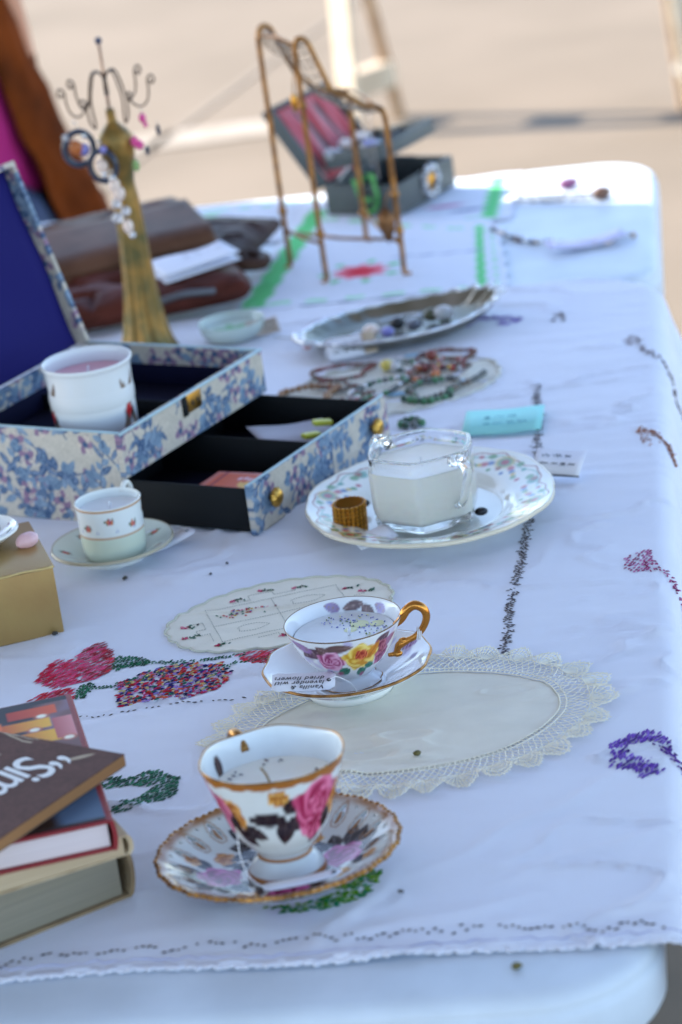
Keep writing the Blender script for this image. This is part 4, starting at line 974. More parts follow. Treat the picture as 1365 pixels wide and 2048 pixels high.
GLASS = mat('clear_glass', (1, 1, 1), .02, Transmission_Weight=1.0, IOR=1.47)
def glass_candle():
    t = thing('glass_candle', 'clear six-sided glass sugar bowl with two ear handles, filled with white wax', 'candle', (7.2, 228.2, ZT + .62), (0, 0, 20))
    n = 64
    def octr(a, r, k):  # rounded octagon
        q = np.mod(a, math.pi / 3) - math.pi / 6; return r * ((1 - k) + k * 1.07 * math.cos(math.pi / 6) / np.cos(q))
    prof = [(2.2, 0), (3.3, 0), (3.55, .25), (3.5, .7), (3.75, 1.0), (3.9, 2.2), (3.95, 5.0), (3.9, 6.5), (3.92, 6.85), (3.75, 6.95), (3.58, 6.8), (3.55, 5), (3.5, 2.0), (3.1, 1.35), (.01, 1.2)]
    Pq = cat_rom(prof, 50); a = np.linspace(0, 2 * math.pi, n, endpoint=False); V = []
    for r, z in Pq: 
        k = .95 if .2 < z < 6.3 else .55
        rr = octr(a, r * 1.04, k) if True else r
        V.append(np.stack([rr * np.cos(a), rr * np.sin(a), np.full(n, z)], -1))
    V = np.vstack(V); F = gridfaces(n, len(Pq), True); nb = len(V); F.append(tuple(range(n)))
    o = obj('glass_bowl', V * np.array([1.1, 1.1, 1]), F, GLASS, t, smooth=False); fixn(o)
    pw = [(.01, 1.15), (3.05, 1.3), (3.58, 2.0), (3.62, 4), (3.62, 5.5), (3.5, 5.6), (.01, 5.55)]; W_ = []
    for r, z in cat_rom(pw, 36): rr = octr(a, r * 1.035, .93); W_.append(np.stack([rr * np.cos(a), rr * np.sin(a), np.full(n, z)], -1))
    w_ = obj('candle_wax', np.vstack(W_) * np.array([1.1, 1.1, 1]), gridfaces(n, 36, True), WAX, t); fixn(w_); wick(w_, 0, 0, 5.5, .5, (0, .05), .08).data.materials[0] = STRING
    for sg, az in ((1, -74), (-1, 108)):
        d = np.array([math.cos(R(az)), math.sin(R(az))]); H = cat_rom([(3.7, 6.35), (4.7, 6.6), (5.5, 6.2), (5.6, 5.4), (5.1, 4.2), (4.6, 3.0), (3.8, 2.5)], 30)
        rad = np.interp(np.linspace(0, 1, 30), [0, .3, .6, 1], [.5, .48, .34, .3]); vv, f = tube(np.stack([(H[:, 0] + .3) * d[0], (H[:, 0] + .3) * d[1], H[:, 1]], -1), rad, 10); h = obj('ear_handle', vv, f, GLASS, t)
        q = np.array([5.35 * d[0], 5.35 * d[1], 6.75]); vv, f = sphere(.42, 12, 8, q, (1.1, 1.1, .7)); obj('thumb_rest', vv, f, GLASS, h)
glass_candle()

def bracelet_cuff():
    t = thing('gold_bracelet', 'wide gold mesh stretch bracelet lying on the floral plate', 'bracelet', (.7, 228.6, ZT + 2.1), (6, 0, 20))
    lnk, lf = rbox(.32, .16, .34, .06, 1, (-.16, -.08, -.17)); G = mat('yellow_gold', L((206, 146, 60)), .28, 1.0); me = None
    for row in range(7):
        for k in range(22):
            a = 2 * math.pi * k / 22
            if me is None:
                o = obj('gold_link', lnk, lf, G, t, smooth=False); me = o.data
            else:
                o = bpy.data.objects.new('gold_link', me); COL.objects.link(o); o.parent = t
            place(o, (1.4 * math.cos(a), 1.15 * math.sin(a) , row * .38 - 1.14), (0, 0, math.degrees(a) + 90))
    v, f, _, _ = lathe([(1.24, -1.3), (1.3, -1.3), (1.3, 1.3), (1.24, 1.3), (1.24, -1.3)], 32); v[:, 1] *= .84; obj('elastic_band', v, f, mat('dark_gold', L((130, 86, 34)), .4, 1.0), t)
bracelet_cuff()
def small_note(name, label, cat_, loc, rot, w, h, m_, curl=.2, bend='x'):
    n = 10; u = np.linspace(0, 1, n); V = []
    for q in u:
        for s_ in (0, 1): V.append((q * w - w / 2, s_ * h - h / 2, curl * (2 * q - 1) ** 2 + .04 * math.sin(q * 9)))
    o = obj(name, V, [(2 * i, 2 * i + 2, 2 * i + 3, 2 * i + 1) for i in range(n - 1)], m_, smooth=True, loc=loc, rot=rot); sm = o.modifiers.new('t', 'SOLIDIFY'); sm.thickness = .0004; sm.offset = -1
    return tag(o, label, cat_)
small_note('paper_tag', 'blank white paper tag lying on the front of the floral plate', 'tag', (2.4, 224.9, ZT + 1.35), (13, -6, 20), 3.4, 2.3, PAPER, .1)
tg = small_note('paper_tag', 'white paper tag with dark edge behind the right side of the floral plate', 'tag', (19.2, 236.0, ZT + 1.6), (22, 4, -22), 4.4, 3.2, PAPER, .15)
scribble(tg, 2, -1.6, .7, 2.8, 1.0, .2, .2, seed=21)
v, f = rbox(4.4, .16, .12, .03, 1, (-2.2, -1.72, .0)); obj('dark_edge', v, f, mat('black_card', (.03, .03, .03), .7), tg)
for k, (x, y) in enumerate(((2.0, 233.0), (11.6, 227.0))):
    v, f = sphere(.45, 10, 7, (0, 0, 0), (1.3, 1, .8)); o = obj('black_bead', v, f, mat('jet', (.012, .012, .014), .2), loc=(x, y, ZT + 1.5))
    tag(o, ('small black bead left of the glass candle on the plate', 'small black bead right of the glass candle on the plate')[k], 'bead')
nt_ = small_note('sticky_note', 'turquoise sticky note with faint handwriting on the tablecloth', 'note', (15.9, 251.9, ZT + .72), (2, 0, -10), 7.3, 6.2, mat('turquoise_paper', L((150, 218, 216)), .8), .08)
scribble(nt_, 2, -1.8, .8, 3.2, 1.6, .3, .16, mat('faint_pen', L((80, 150, 165)), .8), seed=22, thick=.06)

# ------------------------------------------------------------------ tapestry jewellery box
def tapestry(seed):
    rg = np.random.default_rng(seed)
    BG, B1, B2, MV, IV = L((190, 182, 170)), L((70, 92, 124)), L((116, 138, 160)), L((146, 118, 140)), L((204, 192, 178))
    def paint(u, v):
        C = np.tile(np.array(BG), (len(u), 1)); C = noise_tint(C, u, v, .12, 1.2, seed)
        W_, H_ = u.max(), v.max(); n = int((W_ + 2) * (max(H_, 2) + 1.5) / 3.2) + 3
        for k in range(n):
            x, y = rg.uniform(-.8, W_ + .8), rg.uniform(-.8, H_ + .8); a = rg.uniform(0, 6.28); kind = rg.random()
            if kind < .35:   # blossom
                for j in range(6): C = p_leaf(C, u, v, x, y, x + 1.0 * math.cos(a + j * 1.05), y + 1.0 * math.sin(a + j * 1.05), .36, MV if j % 2 else IV, L((120, 100, 130)))
                C = p_spot(C, u, v, x, y, .3, .3, B1, 0, .4)
            else:            # spray of leaves along a bent stem
                pts = [(x, y)]; aa = a
                for j in range(6):
                    aa += rg.normal(0, .3); pts.append((pts[-1][0] + .55 * math.cos(aa), pts[-1][1] + .55 * math.sin(aa)))
                C = p_line(C, u, v, pts, .07, B1)
                for j, p in enumerate(pts[1:]):
                    s_ = (-1) ** j; l = rg.uniform(.9, 1.7); C = p_leaf(C, u, v, *p, p[0] + l * math.cos(aa + s_ * .8), p[1] + l * math.sin(aa + s_ * .8), rg.uniform(.22, .4), B1 if rg.random() < .55 else B2, L((150, 168, 190)))
                C = p_leaf(C, u, v, *pts[-1], pts[-1][0] + 1.3 * math.cos(aa), pts[-1][1] + 1.3 * math.sin(aa), .5, B2, B1)
        return C * (.88 + .24 * vnoise(u * 9, v * 9, seed))[:, None]
    return paint

def jewellery_box():
    t = thing('jewellery_box', 'open jewellery box covered in blue floral tapestry with a pulled-out black drawer', 'box', (-18.1, 239.1, ZT + .15), (0, 0, 57))
    TP = mat('tapestry', attr=True, rough=.85, bump=('weave', 300, .5), Specular_IOR_Level=.12)
    NV = mat('navy_lining', L((24, 22, 92)), .8, bump=('noise', 500, .2), Specular_IOR_Level=.15); BK = mat('black_lining', (.008, .009, .010), .75, Specular_IOR_Level=.2); DN = mat('dark_navy_lining', L((16, 18, 46)), .85, Specular_IOR_Level=.15)
    TRIM = mat('pale_blue_trim', L((170, 196, 206)), .7)
    W, D, H, Hd, th_ = 23.5, 20.0, 8.5, 4.4, .55
    def panel(name, w, h, loc, rotz, seed, parent=t, rot=None, th=th_):
        V, F, C = slab(w, h, th, int(w * 8), int(h * 8), tapestry(seed)); return obj(name, V, F, TP, parent, C, smooth=False, loc=loc, rot=rot or (0, 0, rotz))
    panel('front_panel', W, H - Hd, (0, 0, Hd), 0, 3)
    panel('side_panel', D - th_, H, (0, D, 0), -90, 5)
    panel('side_panel', D - th_, H, (W - th_, D, 0), -90, 8)
    panel('back_panel', W - 2 * th_, H, (th_, D - th_, 0), 0, 9)
    v, f = rbox(W - 2 * th_ - .02, D - 2 * th_ - .02, .4, .03, 1, (th_ + .01, th_ + .01, Hd - .1)); obj('upper_floor', v, f, DN, t)
    v, f = rbox(W - 2 * th_ - .02, D - th_ - .6, .3, .03, 1, (th_ + .01, .3, .02)); obj('lower_floor', v, f, BK, t)
    for (x, y, w, d) in ((th_ + .02, D - th_ - .17, W - 2 * th_ - .04, .15), (W - th_ - .17, th_ + .2, .15, D - 2 * th_ - .4), (th_ + .02, th_ + .2, .15, D - 2 * th_ - .4)):
        v, f = rbox(w, d, 2.0, .02, 1, (x, y, Hd + .32)); obj('lining', v, f, DN, t)
    v, f = rbox(.25, D - 2 * th_ - .4, 1.5, .05, 1, (14.5, th_ + .2, Hd + .32)); obj('divider', v, f, BK, t)
    for nm, pts in (('edge_trim', [(0, 0, H), (W, 0, H)]), ('edge_trim', [(.27, .3, H), (.27, D, H)]), ('edge_trim', [(W - .27, .3, H), (W - .27, D, H)])):
        v, f = tube(np.array([np.array(pts[0]) + (np.array(pts[1]) - np.array(pts[0])) * k for k in np.linspace(0, 1, 5)]), .16, 6); obj(nm, v, f, TRIM, t)
    # clasp
    G = mat('brass', L((196, 152, 74)), .3, 1.0)
    v, f = rbox(2.2, .12, 1.7, .05, 2, (10.6, -.13, H - 1.75)); c = obj('clasp_plate', v, f, G, t)
    for x in (11.2, 12.1): v, f = rbox(.22, .1, .42, .02, 1, (x, -.2, H - 1.2)); obj('clasp_slot', v, f, mat('dark_slot', (.02, .015, .01), .6), c)
    v, f = rbox(.75, .16, 1.9, .03, 1, (9.8, -.15, H - 1.9)); obj('clasp_shadow_tab', v, f, BK, c)
    # lid: opened past upright, hinged on the back edge
    lid = bpy.data.objects.new('lid', None); COL.objects.link(lid); lid.parent = t; place(lid, (0, D, H), (-17, 0, 0))
    LH = 18.6
    V, F, C = slab(W, LH, .5, int(W * 6), int(LH * 6), tapestry(12)); obj('lid_panel', V, F, TP, lid, C, smooth=False, loc=(0, .85, 0))
    for x, sd_ in ((0, 21), (W - .5, 23)):
        V, F, C = slab(1.35, LH, .5, 12, int(LH * 8), tapestry(sd_)); obj('lid_rim', V, F, TP, lid, C, smooth=False, loc=(x + .5, -.5, 0), rot=(0, 0, 90))
    V, F, C = slab(W - 1.0, .5, 1.35, int(W * 6), 6, tapestry(31)); obj('lid_rim', V, F, TP, lid, C, smooth=False, loc=(.5, -.5, LH - .5))
    # quilted navy lining
    n = 60; u = np.linspace(.5, W - .5, n); vv = np.linspace(.1, LH - .5, n); U, V2 = np.meshgrid(u, vv); e = np.minimum(np.minimum(U - .5, W - .5 - U), np.minimum(V2 - .1, LH - .5 - V2))
    Z = .75 - .7 * np.clip(e / 2.5, 0, 1) ** .5 + .12 * np.sin(V2 * .5 + .3 * U) ; obj('lid_lining', np.stack([U.ravel(), Z.ravel(), V2.ravel()], -1), gridfaces(n, n), NV, lid)
    # drawer pulled out
    dr = bpy.data.objects.new('drawer', None); COL.objects.link(dr); dr.parent = t; place(dr, (0, -12.2, .25), (0, 0, 0))
    DW, DD, DH = W - .6, 17.5, 3.9
    def bx(name, w, d, h, o, m_=BK): v, f = rbox(w, d, h, .04, 1, o); return obj(name, v, f, m_, dr)
    bx('drawer_side', .3, DD, DH, (.3, .02, 0)); bx('drawer_side', .3, DD, DH, (W - .6, .02, 0)); bx('drawer_back', DW - .62, .3, DH, (.61, DD - .3, 0)); bx('drawer_bottom', DW - .62, DD - .34, .2, (.61, .02, .05)); bx('drawer_divider', .25, DD - .5, DH - .4, (12.2, .1, .26))
    v, f = rbox(11.2, DD - .8, .08, .02, 1, (.75, .1, .27)); obj('drawer_lining', v, f, DN, dr)
    v, f = rbox(9.8, DD - .8, .08, .02, 1, (12.6, .1, .27)); obj('drawer_lining', v, f, DN, dr)
    panel('drawer_front', W, 4.5, (0, -.6, -.15), 0, 6, dr)
    v, f = tube(np.array([(x, -.32, 4.36) for x in np.linspace(0, W, 6)]), .14, 6); obj('edge_trim', v, f, TRIM, dr)
    for x in (2.9, W - 2.9):
        V, F, _, _ = lathe(cat_rom([(.01, 1.05), (.5, .98), (.82, .7), (.78, .45), (.35, .3), (.3, 0)], 20), 40, lambda TH, RR, ZZ: (RR * (1 + .08 * np.cos(12 * TH) * (RR > .4)), ZZ))
        fixn(obj('knob', V, F, G, dr, loc=(x, -.6, 2.3), rot=(90, 0, 0)))
    return t
JB = jewellery_box()
jbm = Matrix.Translation((-.181, 2.391, .7515)) @ Matrix.Rotation(R(57), 4, 'Z')
def inbox(x, y, z): 
    p = jbm @ Vector((x * CM, (y - 12.2) * CM, (z + .25) * CM)); return tuple(q / CM for q in p)
def drawer_things():
    M = mat('orange_card_print', attr=True, rough=.45)
    def pt(u, v):
        C = np.tile(np.array(L((214, 92, 44))), (len(u), 1)); C = blend(C, L((206, 120, 110)), (u < .5) | (u > 7.5) | (v < .5) | (v > 5)); C = blend(C, L((150, 40, 60)), (np.abs(u - 1.0) < .15))
        for k in range(5): C = p_leaf(C, u, v, 4, 2.0, 4 + 1.4 * math.cos(k * .5), 2.0 + 1.4 * math.sin(k * .5), .3, L((236, 190, 90)))
        for k in range(9): C = p_spot(C, u, v, 3 + .5 * k, 4 + .15 * math.sin(k * 2), .2, .35, L((236, 200, 210)))
        return C
    lb = ('orange printed card lying on top in the drawer', 'orange printed card second from top in the drawer', 'pinkish orange card at the bottom of the small pile in the drawer')
    for k in range(3):
        V, F, C = slab(8, 5.5, .06, 60, 44, pt, 'xy'); o = obj('printed_card', V, F, M, None, C, smooth=False); p = inbox(2.2 - k * .3, 7.4 + k * 1.1, 2.3 - k * .45); place(o, p, (0, 0, 57 - 86 - 4 * k)); tag(o, lb[k], 'card', 'cards in the drawer')
    o = small_note('paper_slip', 'grey paper slip in the rear compartment of the drawer', 'paper', inbox(17.0, 5.5, 2.6), (6, 8, 20), 7.5, 5.0, mat('grey_paper', L((178, 174, 184)), .8), .2)
    for k, (x, y) in enumerate(((18.6, 4.0), (15.3, 3.2))):
        v, f = rbox(1.8, .9, .5, .15, 2, (-.9, -.45, 0)); o = obj('yellow_clip', v, f, mat('yellow_plastic', L((196, 196, 60)), .4), loc=inbox(x, y - .6, 3.0), rot=(0, 10, 15 + 20 * k)); tag(o, ('larger yellow clip on the grey slip in the drawer', 'yellow clip nearer the drawer front, beside the grey slip')[k], 'clip')
drawer_things()

# ------------------------------------------------------------------ gold box with dish and stone
def gold_box():
    t = thing('gold_box', 'plain gold card gift box at the left edge of the table', 'box', (-23.3, 216.4, ZT + .12), (0, 0, 13))
    M = mat('gold_card', L((172, 142, 86)), .42, .4, bump=('noise', 200, .12), color2=L((162, 126, 78)), vscale=14)
    v, f = rbox(17, 11.5, 5.7, .12, 3, (-17, 0, 0)); obj('box_base', v, f, M, t)
    v, f = rbox(17.2, 11.7, .25, .1, 2, (-17.1, -.1, 5.62)); obj('lid_top', v, f, M, t)
    v, f = tube(np.array([(x, -.08, 5.78 + .04 * math.sin(x * 2)) for x in np.linspace(-17, 0, 40)]), .1, 6); obj('worn_edge', v, f, mat('pale_gold_edge', L((214, 190, 130)), .35, .8), t)
    d = thing('china_dish', 'small china dish with green and purple painted leaves on the gold box', 'dish', (-29.9, 223.2, ZT + 6.05))
    prof = cat_rom([(.01, .2), (1.6, .2), (2.6, .6), (3.4, 1.15), (3.6, 1.3)], 40); V, F, th, I = lathe(prof, 160); x, y = V[:, 0], V[:, 1]; C = np.tile(np.array((.74, .75, .75)), (len(V), 1))
    rg = np.random.default_rng(4)
    for k in range(26):
        px, py, a = rg.uniform(-3, 3), rg.uniform(-3, 3), rg.uniform(0, 6); C = p_leaf(C, x, y, px, py, px + 1.3 * math.cos(a), py + 1.3 * math.sin(a), .22, (L((60, 90, 60)), L((110, 70, 96)), L((90, 110, 130)))[k % 3])
    C = blend(C, (.78, .78, .76), np.hypot(x, y) > 3.25)
    o = obj('bowl', V, F, PORC, d, C); fixn(o); sm = o.modifiers.new('t', 'SOLIDIFY'); sm.thickness = .003; sm.offset = 0
    v, f = rbox(2.2, 1.3, .7, .25, 3, (-1.1, -.6, .4)); o = obj('white_soap', v, f, mat('soap', (.75, .74, .76), .5), loc=(-29.3, 222.4, ZT + 6.3), rot=(0, 0, 20)); tag(o, 'small white soap lying in the china dish on the gold box', 'soap')
    v, f = sphere(1, 24, 16, (0, 0, 0), (1.0, .75, .62)); n = fbm(v[:, 0] * 1.5 + 5, v[:, 1] * 1.5 + v[:, 2], 3, 3); v = v * (.85 + .3 * n)[:, None]
    o = obj('pink_stone', v, f, mat('rose_quartz', L((226, 186, 190)), .25, var=.1, vscale=80, Subsurface_Weight=.3, Subsurface_Radius=(.01, .006, .006), Subsurface_Scale=.4), loc=(-25.6, 221.6, ZT + 6.5), rot=(0, -8, 25)); tag(o, 'tumbled pale pink stone on the gold box', 'stone')
gold_box()

# ------------------------------------------------------------------ stack of books at the left
PAGES = mat('book_pages', L((206, 196, 176)), .9, bump=('noise', 300, .3), var=.1, vscale=60)
def page_mat(name, c, c2):
    M = mat(name, c, .9); t = M.node_tree; b = t.nodes['Principled BSDF']; N = t.nodes.new; K = t.links.new
    tc = N('ShaderNodeTexCoord'); mp = N('ShaderNodeMapping'); mp.inputs['Scale'].default_value = (6, 6, 900); K(tc.outputs['Object'], mp.inputs[0]); n = N('ShaderNodeTexNoise'); n.inputs['Scale'].default_value = 1; n.inputs['Detail'].default_value = 4; K(mp.outputs[0], n.inputs[0])
    mx = N('ShaderNodeMix'); mx.data_type = 'RGBA'; mx.inputs[6].default_value = (*c, 1); mx.inputs[7].default_value = (*c2, 1); K(n.outputs['Fac'], mx.inputs[0]); K(mx.outputs[2], b.inputs['Base Color'])
    bp = N('ShaderNodeBump'); bp.inputs['Strength'].default_value = .6; bp.inputs['Distance'].default_value = .0006; K(n.outputs['Fac'], bp.inputs['Height']); K(bp.outputs[0], b.inputs['Normal']); return M

def book(label, loc, rotz, w, d, h, cover, pages, ct=.25, over=.25, spine_round=.0, rot=(0, 0), name='book'):
    """near right corner at origin; spine along the right side (x=0), near edge along -x"""
    t = thing(name, label, 'book', loc, (rot[0], rot[1], rotz))
    v, f = rbox(w - over - .3, d - 2 * over, h - 2 * ct + .02, .03, 1, (-w + over, over, ct - .01))
    k = len(v); pg = obj('page_block', v, f, pages, t, smooth=False)
    for nm, z in (('back_cover', 0), ('front_cover', h - ct)):
        v, f = rbox(w, d, ct, min(.08, ct * .35), 2, (-w, 0, z)); v[:, 2] += .06 * np.sin(v[:, 0] * .5) * (np.abs(v[:, 0]) / w); obj(nm, v, f, cover, t)
    a = np.linspace(-math.pi / 2, math.pi / 2, 12); P = []
    for y in np.linspace(0, d, 8):
        for q in a: P.append((spine_round * math.cos(q) - .02, y, h / 2 + (h / 2) * math.sin(q)))
        for q in a[::-1]: P.append((spine_round * math.cos(q) - .3, y, h / 2 + (h / 2 - .04) * math.sin(q)))
    F = gridfaces(24, 8, True) + [tuple(range(24)), tuple(reversed(range(7 * 24, 8 * 24)))]
    fixn(obj('spine', P, F, cover, t, smooth=False)); return t

def books():
    tan = mat('worn_buckram', L((150, 128, 96)), .85, bump=('weave', 500, .5), color2=L((118, 98, 74)), vscale=25)
    b1 = book('thick old tan book with grey page edges at the bottom of the book stack', (-17.0, 168.5, ZT + .15), 29, 17, 23, 4.0, tan, page_mat('grey_pages', L((150, 142, 124)), L((112, 106, 92))), .3, .35, .7)
    cream = mat('cream_paper_cover', L((206, 188, 156)), .75, color2=L((170, 146, 112)), vscale=30)
    b2 = book('thin worn cream paperback above the thick book in the stack', (-16.3, 166.6, ZT + 4.2), 21, 15, 22, 1.35, cream, page_mat('cream_pages', L((206, 188, 156)), L((164, 138, 108))), .12, .1, .35)
    red = mat('red_cloth_cover', L((134, 26, 34)), .55, bump=('weave', 600, .3))
    b3 = book('red hardback with candle photograph cover in the middle of the book stack', (-16.9, 164.6, ZT + 5.6), 9.5, 16.5, 21.5, 2.1, red, page_mat('white_pages', L((226, 214, 214)), L((196, 182, 186))), .22, .35, .25)
    def photo(u, v):   # u from the left, v from the near edge
        C = np.tile(np.array(L((44, 30, 30))), (len(u), 1)); C = C * (.3 + 1.0 * fbm(u * .5, v * .5, 8, 4))[:, None]
        C = blend(C, L((74, 96, 122)), sstep(12.6, 13.6, u + .1 * v) * sstep(8.2, 7.0, v)); C = blend(C, L((120, 84, 80)), sstep(13.0, 14.6, u) * sstep(8.5, 10, v))
        C = blend(C, L((150, 130, 160)), sstep(.5, .8, fbm(u * .35 + 3, v * .35, 12, 3)) * .6 * sstep(8, 11, v))
        for (x, y, w, h, c, c2) in ((13.3, 19.0, 1.7, .75, (170, 44, 16), (214, 90, 40)), (12.6, 16.9, 1.8, .8, (196, 80, 14), (236, 180, 50)), (12.9, 14.6, 1.9, 1.0, (190, 66, 14), (240, 186, 50)), (9.4, 17.6, 1.7, .6, (170, 70, 30), (220, 110, 50)), (9.0, 13.4, 1.4, .6, (150, 60, 40), (200, 110, 80)), (15.2, 15.6, .7, 1.8, (180, 90, 90), (214, 140, 140)), (12.0, 9.0, .9, .8, (150, 16, 16), (190, 40, 30))):
            m_ = sstep(1.04, .96, np.maximum(np.abs(u - x) / w, np.abs(v - y) / h)); tt = np.clip((u - x + w) / (2 * w), 0, 1)[:, None]; col = np.array(L(c)) * (1 - tt) + np.array(L(c2)) * tt; C = C * (1 - m_[:, None]) + col * m_[:, None]
        C = p_spot(C, u, v, 6.2, 3.6, 1.5, 2.4, L((110, 80, 60)), 0, .2); C = p_spot(C, u, v, 6.0, 5.3, 1.4, .5, L((150, 116, 88)), 0, .2); C = p_spot(C, u, v, 11.4, 6.4, 1.3, .9, L((104, 80, 66)), 0, .2); C = p_spot(C, u, v, 11.4, 6.4, .5, .3, L((50, 36, 34)), 0, .3); C = p_spot(C, u, v, 8.9, 4.0, 1.2, 2.6, L((112, 78, 52)), 0, .15); C = p_spot(C, u, v, 8.9, 6.2, 1.1, .5, L((160, 116, 80)), 0, .2)
        for (x, y) in ((13.9, 18.1), (13.2, 16.0), (13.5, 13.5), (15.3, 13.7), (9.2, 17.0), (12.2, 8.0), (9.2, 7.4), (4.1, 11.8)): C = p_spot(C, u, v, x, y, .5, .42, L((200, 110, 80)), 0, .5); C = p_spot(C, u, v, x, y, .34, .3, L((240, 236, 216)), 0, .3)
        C = blend(C, L((40, 30, 32)), (v > 20.2) | (v < .35)); return C
    V, F, C = slab(15.9, 20.9, .04, 190, 250, photo, 'xy'); pj = obj('photo_jacket', V, F, mat('glossy_print', attr=True, rough=.35, Specular_IOR_Level=.1), b3, C, smooth=False, loc=(-16.2, .3, 2.16))
    text_mesh('cover_lettering', 'the', 2.0, mat('cream_ink', L((206, 190, 160)), .6), b3, (-3.1, 3.2, 2.18), (0, 0, 186), shear=.5)
    # top paperback
    t = thing('paperback_book', 'brown paperback with large white title lying askew on top of the book stack', 'book', (-16.1, 172.2, ZT + 7.8), (0, 0, 53))
    def bark(u, v):
        C = np.tile(np.array(L((92, 62, 54))), (len(u), 1)); C = C * (.6 + .5 * fbm(u * .8, v * .8, 3, 4) + .3 * vnoise(u * 5, v * 5, 9))[:, None]; tw = L((182, 164, 140)); rg = np.random.default_rng(6)
        for k in range(26):
            x, y, a = rg.uniform(4, 19), rg.choice([rg.uniform(6.5, 11), rg.uniform(7, 12)]), rg.uniform(1.0, 2.4); pts = [(x, y)]
            for j in range(6): a += rg.normal(0, .35); pts.append((pts[-1][0] + .7 * math.cos(a), pts[-1][1] + .7 * math.sin(a)))
            C = p_line(C, u, v, pts, rg.uniform(.03, .09), tw)
        C = p_leaf(C, u, v, 18.4, 2.0, 16.7, 3.4, .22, tw); return C
    W_, D_, h = 19, 12.5, .85
    V, F, C = slab(W_, D_, .06, 190, 125, bark, 'xy'); obj('front_cover', V, F, mat('matt_print', attr=True, rough=.6, Specular_IOR_Level=.12), t, C, smooth=False, loc=(-W_, 0, h))
    v, f = rbox(W_, D_, h - .15, .03, 1, (-W_, 0, .08)); obj('page_block', v, f, page_mat('brown_pages', L((164, 118, 74)), L((128, 88, 52))), t, smooth=False)
    v, f = rbox(W_, D_, .07, .02, 1, (-W_, 0, 0)); obj('back_cover', v, f, mat('brown_cover', L((112, 86, 70)), .6), t, smooth=False)
    IV = mat('white_print', (.72, .70, .68), .4)
    text_mesh('title', '\u201cSimpli', 5.4, IV, t, (-.9, 6.5, h + .02), (0, 0, 180), shear=.3, spacing=.9, bold=.05).scale.x = .72
books()

# ------------------------------------------------------------------ wire mannequin jewellery stand
def mannequin():
    t = thing('mannequin_jewellery_stand', 'tall golden dress-form jewellery stand with curled wire hooks', 'jewellery stand', (-17.6, 291.5, ZT + .12))
    ctrl = [(.01, 0), (3.0, 0), (3.35, .1), (3.1, .5), (2.5, 2), (1.95, 5), (1.62, 9), (1.48, 13), (1.32, 16.5), (1.15, 18.3), (1.3, 20), (1.52, 21.6), (1.55, 22.8), (1.35, 23.8), (.8, 24.5), (.5, 25.0), (.45, 26.0), (.42, 26.2), (.01, 26.25)]
    def folds(TH, RR, ZZ):
        k = np.clip((17 - ZZ) / 17, 0, 1); b = np.clip((ZZ - 18.5) / 3, 0, 1) * np.clip((25 - ZZ) / 2, 0, 1)
        return RR * (1 + .10 * k ** .6 * np.cos(11 * TH + 1.5 * np.sin(ZZ * .2)) * (.4 + .6 * vnoise(TH * 3, ZZ * .15, 3)) + .22 * b * np.abs(np.sin(TH)) + .05 * b * np.cos(2 * TH)), ZZ
    V, F, th, I = lathe(cat_rom(ctrl, 110), 120, folds)
    V[:, 0] += .25 * np.sin(V[:, 2] / 26 * 3.0); M = mat('antique_gold_paint', L((150, 112, 50)), .42, .45, bump=('noise', 120, .4), color2=L((88, 82, 44)), vscale=45)
    fixn(obj('dress_form', V, F, M, t))
    W_ = mat('dark_wire', L((96, 80, 70)), .4, .8)
    v, f = tube([(0, 0, 26), (0, 0, 29), (0, 0, 33)], .16, 8); obj('centre_rod', v, f, mat('copper_rod', L((168, 130, 106)), .4, .6), t)
    v, f = sphere(.38, 12, 8, (0, 0, 33.2)); obj('finial', v, f, mat('navy_bead', L((50, 56, 84)), .3), t)
    v, f = tube([(0, 0, 27.6), (0, 0, 28.7), (0, 0, 29.6)], .24, 8); obj('collar', v, f, W_, t)
    for k, (az, rr, dz) in enumerate(((188, 4.2, 0), (215, 2.6, -1.2), (-8, 4.3, .2), (25, 3.3, .9), (160, 3.4, .4), (-40, 2.6, -1.0))):
        d = np.array([math.cos(R(az)), math.sin(R(az))]); H = [(0, 29.2), (.5, 30.0), (1.2, 30.0), (1.6, 29.0), (2.0, 27.2), (rr * .72, 25.9 + dz), (rr * .92, 26.3 + dz), (rr, 27.4 + dz), (rr + .05, 28.6 + dz), (rr + .5, 29.0 + dz), (rr + .75, 28.5 + dz), (rr + .45, 28.1 + dz), (rr + .25, 28.5 + dz)]
        P = cat_rom(H, 60); v, f = tube(np.stack([P[:, 0] * d[0], P[:, 0] * d[1], P[:, 1]], -1), .11, 6); obj('wire_hook', v, f, W_, t)
mannequin()
def hoop(label, loc, r, rz, m_, th=.28, cat_='earring', extra=None, sc=(1, 1.15)):
    t = thing('hoop_earring', label, cat_, loc, (0, 0, rz)); a = np.linspace(0, 2 * math.pi, 36, endpoint=False)
    v, f = tube(np.stack([r * sc[0] * np.cos(a), 0 * a, r * sc[1] * np.sin(a)], -1), th, 8, True); obj('hoop', v, f, m_, t)
    v, f = tube(cat_rom([(0, 0, r * sc[1]), (.1, 0, r * sc[1] + .7), (-.1, 0, r * sc[1] + 1.1), (-.3, 0, r * sc[1] + .8)], 12), .05, 5); obj('ear_wire', v, f, mat('silver_wire', (.6, .6, .62), .3, 1.0), t)
    if extra:
        for (x, z, r_, c) in extra: v, f = sphere(r_, 10, 7, (x, -.1, z), (1, .7, 1.1)); obj('bead', v, f, c, t)
    return t
